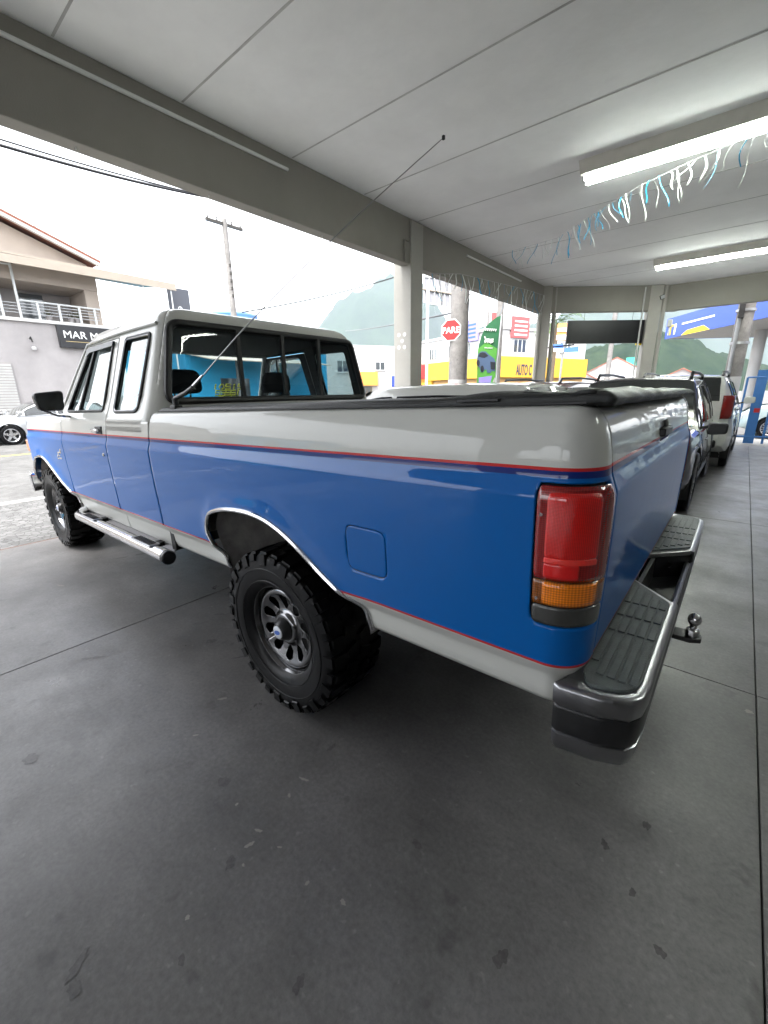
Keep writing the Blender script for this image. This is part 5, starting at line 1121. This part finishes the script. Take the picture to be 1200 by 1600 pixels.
# ---------------- corner opening: hung black board, street signs, far houses, hills
C1 = Vector((2.62, -10.55, 0)); C2 = Vector((.72, -12.15, 0))
t = thing('hanging_board', 'long black board hung by wires under the corner beam', 'sign', C1); d = C2-C1; d.normalize(); n = Vector((d.y, -d.x, 0))
L0, L_e = 0.10, (C2-C1).length-.10
MB().prism([(L0, 2.66), (L_e, 2.66), (L_e, 3.24), (L0, 3.24)], 0, .05, lambda a, b, t_: d*a+n*t_+Vector((0, 0, b))).build('panel', 'signblack', t, smooth=0)
for a in (.55, 1.85): MB().tube([d*a+Vector((0, 0, 3.24)), d*a+Vector((0, 0, 4.04))], .005, 5).build('wire', 'signblack', t)
MB().tube([d*-.5+Vector((0, 0, 2.56)), d*.35+Vector((0, 0, 2.64))], .02, 6).build('bracket', 'signblack', t); 
MB().tube([d*(L_e-.35)+Vector((0, 0, 2.64)), d*(L_e+.1)+Vector((0, 0, 2.62))], .03, 6).build('yellow_bracket', 'yellowl', t)
fl_ = thing('floodlight', 'small white floodlight on the corner column under the ceiling', 'floodlight', (.62, -11.92, 3.75)); MB().box(-.06, .06, -.05, .03, -.05, .05).build('housing', 'dark', fl_, bevel=.01, rot=(0, .4, .6)); MB().box(-.05, .05, .031, .036, -.04, .04).build('lens', 'lampwhite', fl_, rot=(0, .4, .6), smooth=0)
fl2 = thing('junction_box', 'white junction box on the corner column beside the conduit', 'junction box', (.36, -11.96, 3.1)); MB().box(-.05, .05, -.04, .04, -.09, .09).build('cover', 'pvc', fl2, bevel=.01); MB().tube([(0, 0, -.09), (0, 0, -.3)], .015, 6).build('conduit', 'pvc', fl2)
c = at(881, 520, 17); c.z = 0; t = thing('street_name_sign', 'post with two blue and white street name plates and an orange board', 'sign', c); P_ = lambda x, y, dd=0: at(x, y, 17+dd)-c
MB().tube([(0, 0, -.1), P_(881, 535)], .04, 8).build('post', 'steelg', t)
def plate(x0, y0, x1, y1, x2, y2, x3, y3, m, nm, dd=0): return MB().prism([(x0, y0), (x1, y1), (x2, y2), (x3, y3)], dd, dd+.03, lambda a, b, q_: P_(a, b, q_)).build(nm, m, t, smooth=0)
plate(864, 538, 880, 537, 880, 545, 865, 544, 'bluesign', 'name_plate'); plate(865, 544, 880, 545, 880, 550, 865, 549, 'letterw', 'name_plate')
plate(882, 544, 904, 541, 904, 550, 882, 551, 'bluesign', 'name_plate'); plate(882, 551, 904, 550, 903, 553, 882, 556, 'letterw', 'name_plate')
ob = plate(872, 506, 893, 504, 891, 533, 869, 532, 'orangesign', 'orange_board', .6)
plate(871, 513, 892, 512, 892, 518, 871, 518, 'letterw', 'board_stripe', .55); plate(870, 524, 891, 523, 891, 531, 869, 531, 'letterw', 'board_stripe', .55)
pp = at(955, 540, 24); pole((pp.x, pp.y, 0), 8.5, .15, .11, 'slender grey pole standing behind the hung black board', 0)
for (x, y, w_, h, D, rt, lab, m_) in [(898, 590, 7, 2.6, 60, 'gable', 'small white gabled house below the hung black board', 'wwall'), (868, 590, 5, 4.6, 46, None, 'pinkish house right beside the corner column', 'cream'), (960, 590, 15, 2.6, 70, 'gable', 'long low house with pale roof behind the slender pole', 'wwall'), (1000, 590, 10, 3.2, 64, None, 'low cream house beside the far corner column', 'cream'), (1065, 590, 9, 2.2, 66, 'gable', 'red roofed house under the petrol station canopy', 'stucco'), (920, 592, 6, 2.0, 52, None, 'low terracotta shed in front of the white gabled house', 'tile')]:
    c = at(x, y, D); house('far_house', lab, (c.x, c.y, 0), w_, 6, h, math.atan2(c.y-CAM.y, c.x-CAM.x)+.05, m_, [(-w_*.3, -w_*.3+.9, h*.4, h*.75), (w_*.12, w_*.12+.9, h*.4, h*.75)], rt, 'houses below the hill')
c = at(985, 580, 75); c.z = 0; t = thing('road_sign', 'green and blue road sign on a curved arm in the distance', 'sign', c); q = [at(979, 559, 75)-c, at(994, 558, 75)-c, at(994, 570, 75)-c, at(979, 571, 75)-c]; MB().add(q+[p+Vector((.1, -.2, 0)) for p in q], [(0, 1, 2, 3), (7, 6, 5, 4), (0, 4, 5, 1), (1, 5, 6, 2), (2, 6, 7, 3), (3, 7, 4, 0)]).build('panel', 'signgreen', t, smooth=0)
MB().tube([(-1.5, .4, -.1), (-1.5, .4, 4.2), (-.8, .2, 5.0), (.2, 0, 5.2)], .08, 6).build('arm', 'steelg', t)
# ---------------- petrol station
GX, GY = at(1043, 537, 27).x, at(1043, 537, 27).y
t = thing('petrol_station', 'petrol station canopy with blue and yellow fascia on round white columns', 'petrol station', (GX, GY, 0)); o0 = Vector((GX, GY, 0))
A_ = Vector((0, 0, 0)); B_ = onp(1160, 497, 1, GY+5.2)-o0; B_.z = 0; d = B_.normalized(); n = Vector((d.y, -d.x, 0))
if n.dot(CAM-o0) < 0: n = -n
z0_, z1_ = 4.55, 5.75; LEN = 26
def gb(s0, s1, n0, n1, a, b, nm, m, par=None):
    c = [d*s0+n*n0, d*s1+n*n0, d*s1+n*n1, d*s0+n*n1]; return MB().prism([(p.x, p.y) for p in c], a, b, lambda x, y, q_: (x, y, q_)).build(nm, m, par or t, smooth=0)
gb(0, LEN, -12, 0, z0_+.002, z1_-.1, 'canopy_slab', 'fascia'); fa = gb(-.1, LEN, .002, .12, z0_, z1_, 'fascia', mat('station_blue', (.03, .075, .34), .45)); gb(-.22, -.1, -12, .12, z0_, z1_, 'fascia_end', 'bluefr')
gb(1.5, 4.4, .121, .14, 5.18, 5.27, 'white_stripe', 'letterw', fa); MB().prism([(1.6, 4.56), (4.2, 4.56), (3.6, 4.86), (2.1, 4.80)], .121, .15, lambda a, b, q_: d*a+n*q_+Vector((0, 0, b))).build('yellow_arch', 'yellowl', fa, smooth=0)
text('fascia_lettering', 'T', .80, 'yellowl', fa, frame(d*.10+n*.13+Vector((0, 0, 4.75)), d), .02, bold=.02); text('fascia_lettering', 'I', .80, 'letterw', fa, frame(d*.72+n*.13+Vector((0, 0, 4.75)), d), .02, bold=.03)
for (s, q) in [(3.6, -3.0), (6.5, -6.2), (8.6, -9.0), (14, -3), (18, -6), (2.2, -9)]:
    MB().tube([tuple(d*s+n*q+Vector((0, 0, -.1))), tuple(d*s+n*q+Vector((0, 0, z0_)))], .28, 16).build('column', 'wwall', t)
gb(12, LEN, -11.5, -5, -.1, 3.4, 'kiosk', 'dark'); gb(6, 12, -11.9, -11.5, -.1, 2.6, 'kiosk_wall', 'stucco')
# leaning concrete pole and blue gate by the right edge
pp = Vector((-1.12, -13.3, 0)); p3 = pole(pp, 8, .20, .17, 'grey concrete pole beside the blue gate at the right', 0, mbase=1.75)
for z in (2.6, 3.4): MB().lathe([(.215, -.03), (.215, .03)], 16, (0, 0, z), 'z').build('strap', 'steelg', p3)
MB().tube([(.1, .19, .0), (.1, .19, 3.5)], .045, 8).build('conduit', 'steelg', p3); MB().box(.02, .14, .18, .30, 3.2, 3.6).build('bracket', 'dark', p3, smooth=0)
a, b = Vector((-1.45, -13.2, 0)), Vector((-5.5, -13.6, 0)); t = thing('blue_gate', 'blue metal gate of flat uprights at the right edge beside the white SUV', 'gate', a); dd = b-a
for z in (.18, 1.72): MB().tube([Vector((0, 0, z)), dd+Vector((0, 0, z))], .025, 6).build('rail', 'bluerail', t)
for k in range(15):
    p = dd*(k/14); wd = .11 if k in (1, 4) else .025; MB().box(p.x-wd, p.x+wd, p.y-.015, p.y+.015, 0, 1.72 if wd < .1 else 1.9).build('upright', 'bluerail', t, smooth=0)
MB().box(dd.x*.08-.06, dd.x*.08+.06, .02, .03, .82, .93).build('red_reflector', 'redsign', t, smooth=0)
struct(box('side_pavement', -9, .4, -16.6, -12.62, -.15, -.02, 'kerb'))
# palm by the corner
c = at(872, 495, 20); t = thing('palm_tree', 'small green palm behind the orange board at the corner', 'palm', (c.x, c.y, 0))
MB().tube([(0, 0, -.1), (.05, 0, 2.4), (0, 0, 4.5)], [.14, .11, .09], 8).build('trunk', mat('palm_bark', (.12, .09, .06), .9, noise=(9, .3)), t)
M['leaf'] = mat('leaf_green', (.07, .13, .02), .6, noise=(5, .4)); cr = MB(); rr = random.Random(8)
for k in range(22):
    a = rr.uniform(0, 6.28); up_ = rr.uniform(.2, 1.3); ln = rr.uniform(1.0, 1.7); pr = None
    for i in range(9):
        s = i/8*ln; p = Vector((math.cos(a)*s*.8, math.sin(a)*s*.8, 4.5+up_*s-.55*s*s))
        if pr is not None:
            tn = (p-pr).normalized(); sd2 = tn.cross(Vector((0, 0, 1))).normalized()
            for q_ in (-1, 1): e = p+sd2*q_*.32*(1-.5*i/8)+tn*.18-Vector((0, 0, .10)); cr.add([p, p+tn*.05, e], [(0, 1, 2)])
            cr.add([pr-sd2*.012, pr+sd2*.012, p+sd2*.01, p-sd2*.01], [(0, 1, 2, 3)])
        pr = p
cr.build('fronds', 'leaf', t, smooth=0)
# ---------------- houses farther along the street on the left, mirrored in the door glass
def lhouse(y, w_, h, m_, lab, rt): 
    return house('street_house', lab, (21, y, 0), w_, 8, h, 0, m_, [(-w_*.3, -w_*.3+1.1, 1.0, 2.1), (w_*.1, w_*.1+1.1, 1.0, 2.1)], rt, 'houses left along the street')
lhouse(8.3, 8, 2.9, 'cream', 'low cream house with clay roof left of the grey shop', 'gable'); lhouse(18, 9, 3.4, 'cyanw', 'low blue green house farther left along the street', None)
# ---------------- hills
def hill(name, label, prof, D, depth, m, seed):
    rr = random.Random(seed); rows = []; K = 26
    def zz(x, tab): return interp(tab, x)
    xs = lin(prof[0][0], prof[-1][0], 120)
    for j in range(K):
        f = j/(K-1); row = []
        for x in xs:
            y = interp(prof, x); crest = at(x, y, D+depth*.5); base = at(x, 640, D-depth*.5+depth*f); hgt = crest.z*(math.sin(math.pi*min(1, f*1.0))**.75)
            nx = math.sin(x*.09+j*.7+seed)*.5+math.sin(x*.23-j*1.3)*.3+math.sin(x*.51+j*2.1)*.2
            row.append((base.x, base.y, -2+hgt*(1+.07*nx*math.sin(math.pi*f))+rr.uniform(-1, 1)*crest.z*.008))
        rows.append(row)
    o = MB().grid(rows).build(name, m, smooth=60); struct(o, label); return o
def forest(name, a, b, sc):
    m = mat(name, a, .95); t = m.node_tree; bs_ = t.nodes['Principled BSDF']; g = t.nodes.new('ShaderNodeNewGeometry'); n1 = t.nodes.new('ShaderNodeTexNoise'); n1.inputs['Scale'].default_value = sc; n1.inputs['Detail'].default_value = 10; n1.inputs['Roughness'].default_value = .7
    r = t.nodes.new('ShaderNodeValToRGB'); r.color_ramp.elements[0].position = .35; r.color_ramp.elements[1].position = .68; r.color_ramp.elements[0].color = (*a, 1); r.color_ramp.elements[1].color = (*b, 1)
    t.links.new(g.outputs['Position'], n1.inputs['Vector']); t.links.new(n1.outputs['Fac'], r.inputs[0]); t.links.new(r.outputs[0], bs_.inputs['Base Color']); bs_.inputs['Specular IOR Level'].default_value = 0; return m
M['forest_far'] = forest('far_forest', (.012, .026, .016), (.026, .046, .024), .02); M['forest_near'] = forest('near_forest', (.006, .016, .009), (.022, .036, .017), .07)
hill('hill', 'blue wooded ridge far behind the white houses', [(430, 560), (500, 538), (530, 512), (560, 498), (600, 484), (640, 482), (664, 490), (680, 512), (692, 530), (720, 538), (780, 535), (830, 532), (850, 530), (870, 512), (885, 500), (920, 503), (950, 495), (968, 486), (980, 484), (995, 492), (1030, 505), (1080, 500), (1150, 510), (1260, 520)], 1500, 700, 'forest_far', 2)
hill('hill', 'green wooded slope behind the far houses', [(800, 600), (850, 574), (880, 562), (915, 557), (950, 552), (985, 543), (1020, 538), (1060, 545), (1100, 560), (1180, 575), (1300, 600)], 330, 160, 'forest_near', 5)

# ---------------- the hazy air
hz_ = box('haze', -2300, 2300, -2400, 2300, -4.5, 420, 'ceil'); hz_['kind'] = 'stuff'; hm = bpy.data.materials.new('haze_air'); hm.use_nodes = True; ht = hm.node_tree; ht.nodes.clear()
ho = ht.nodes.new('ShaderNodeOutputMaterial'); hv = ht.nodes.new('ShaderNodeVolumePrincipled'); hv.inputs['Color'].default_value = (.80, .88, 1, 1); hv.inputs['Density'].default_value = .0002; hv.inputs['Anisotropy'].default_value = 0
ht.links.new(hv.outputs[0], ho.inputs['Volume']); hz_.data.materials.clear(); hz_.data.materials.append(hm)
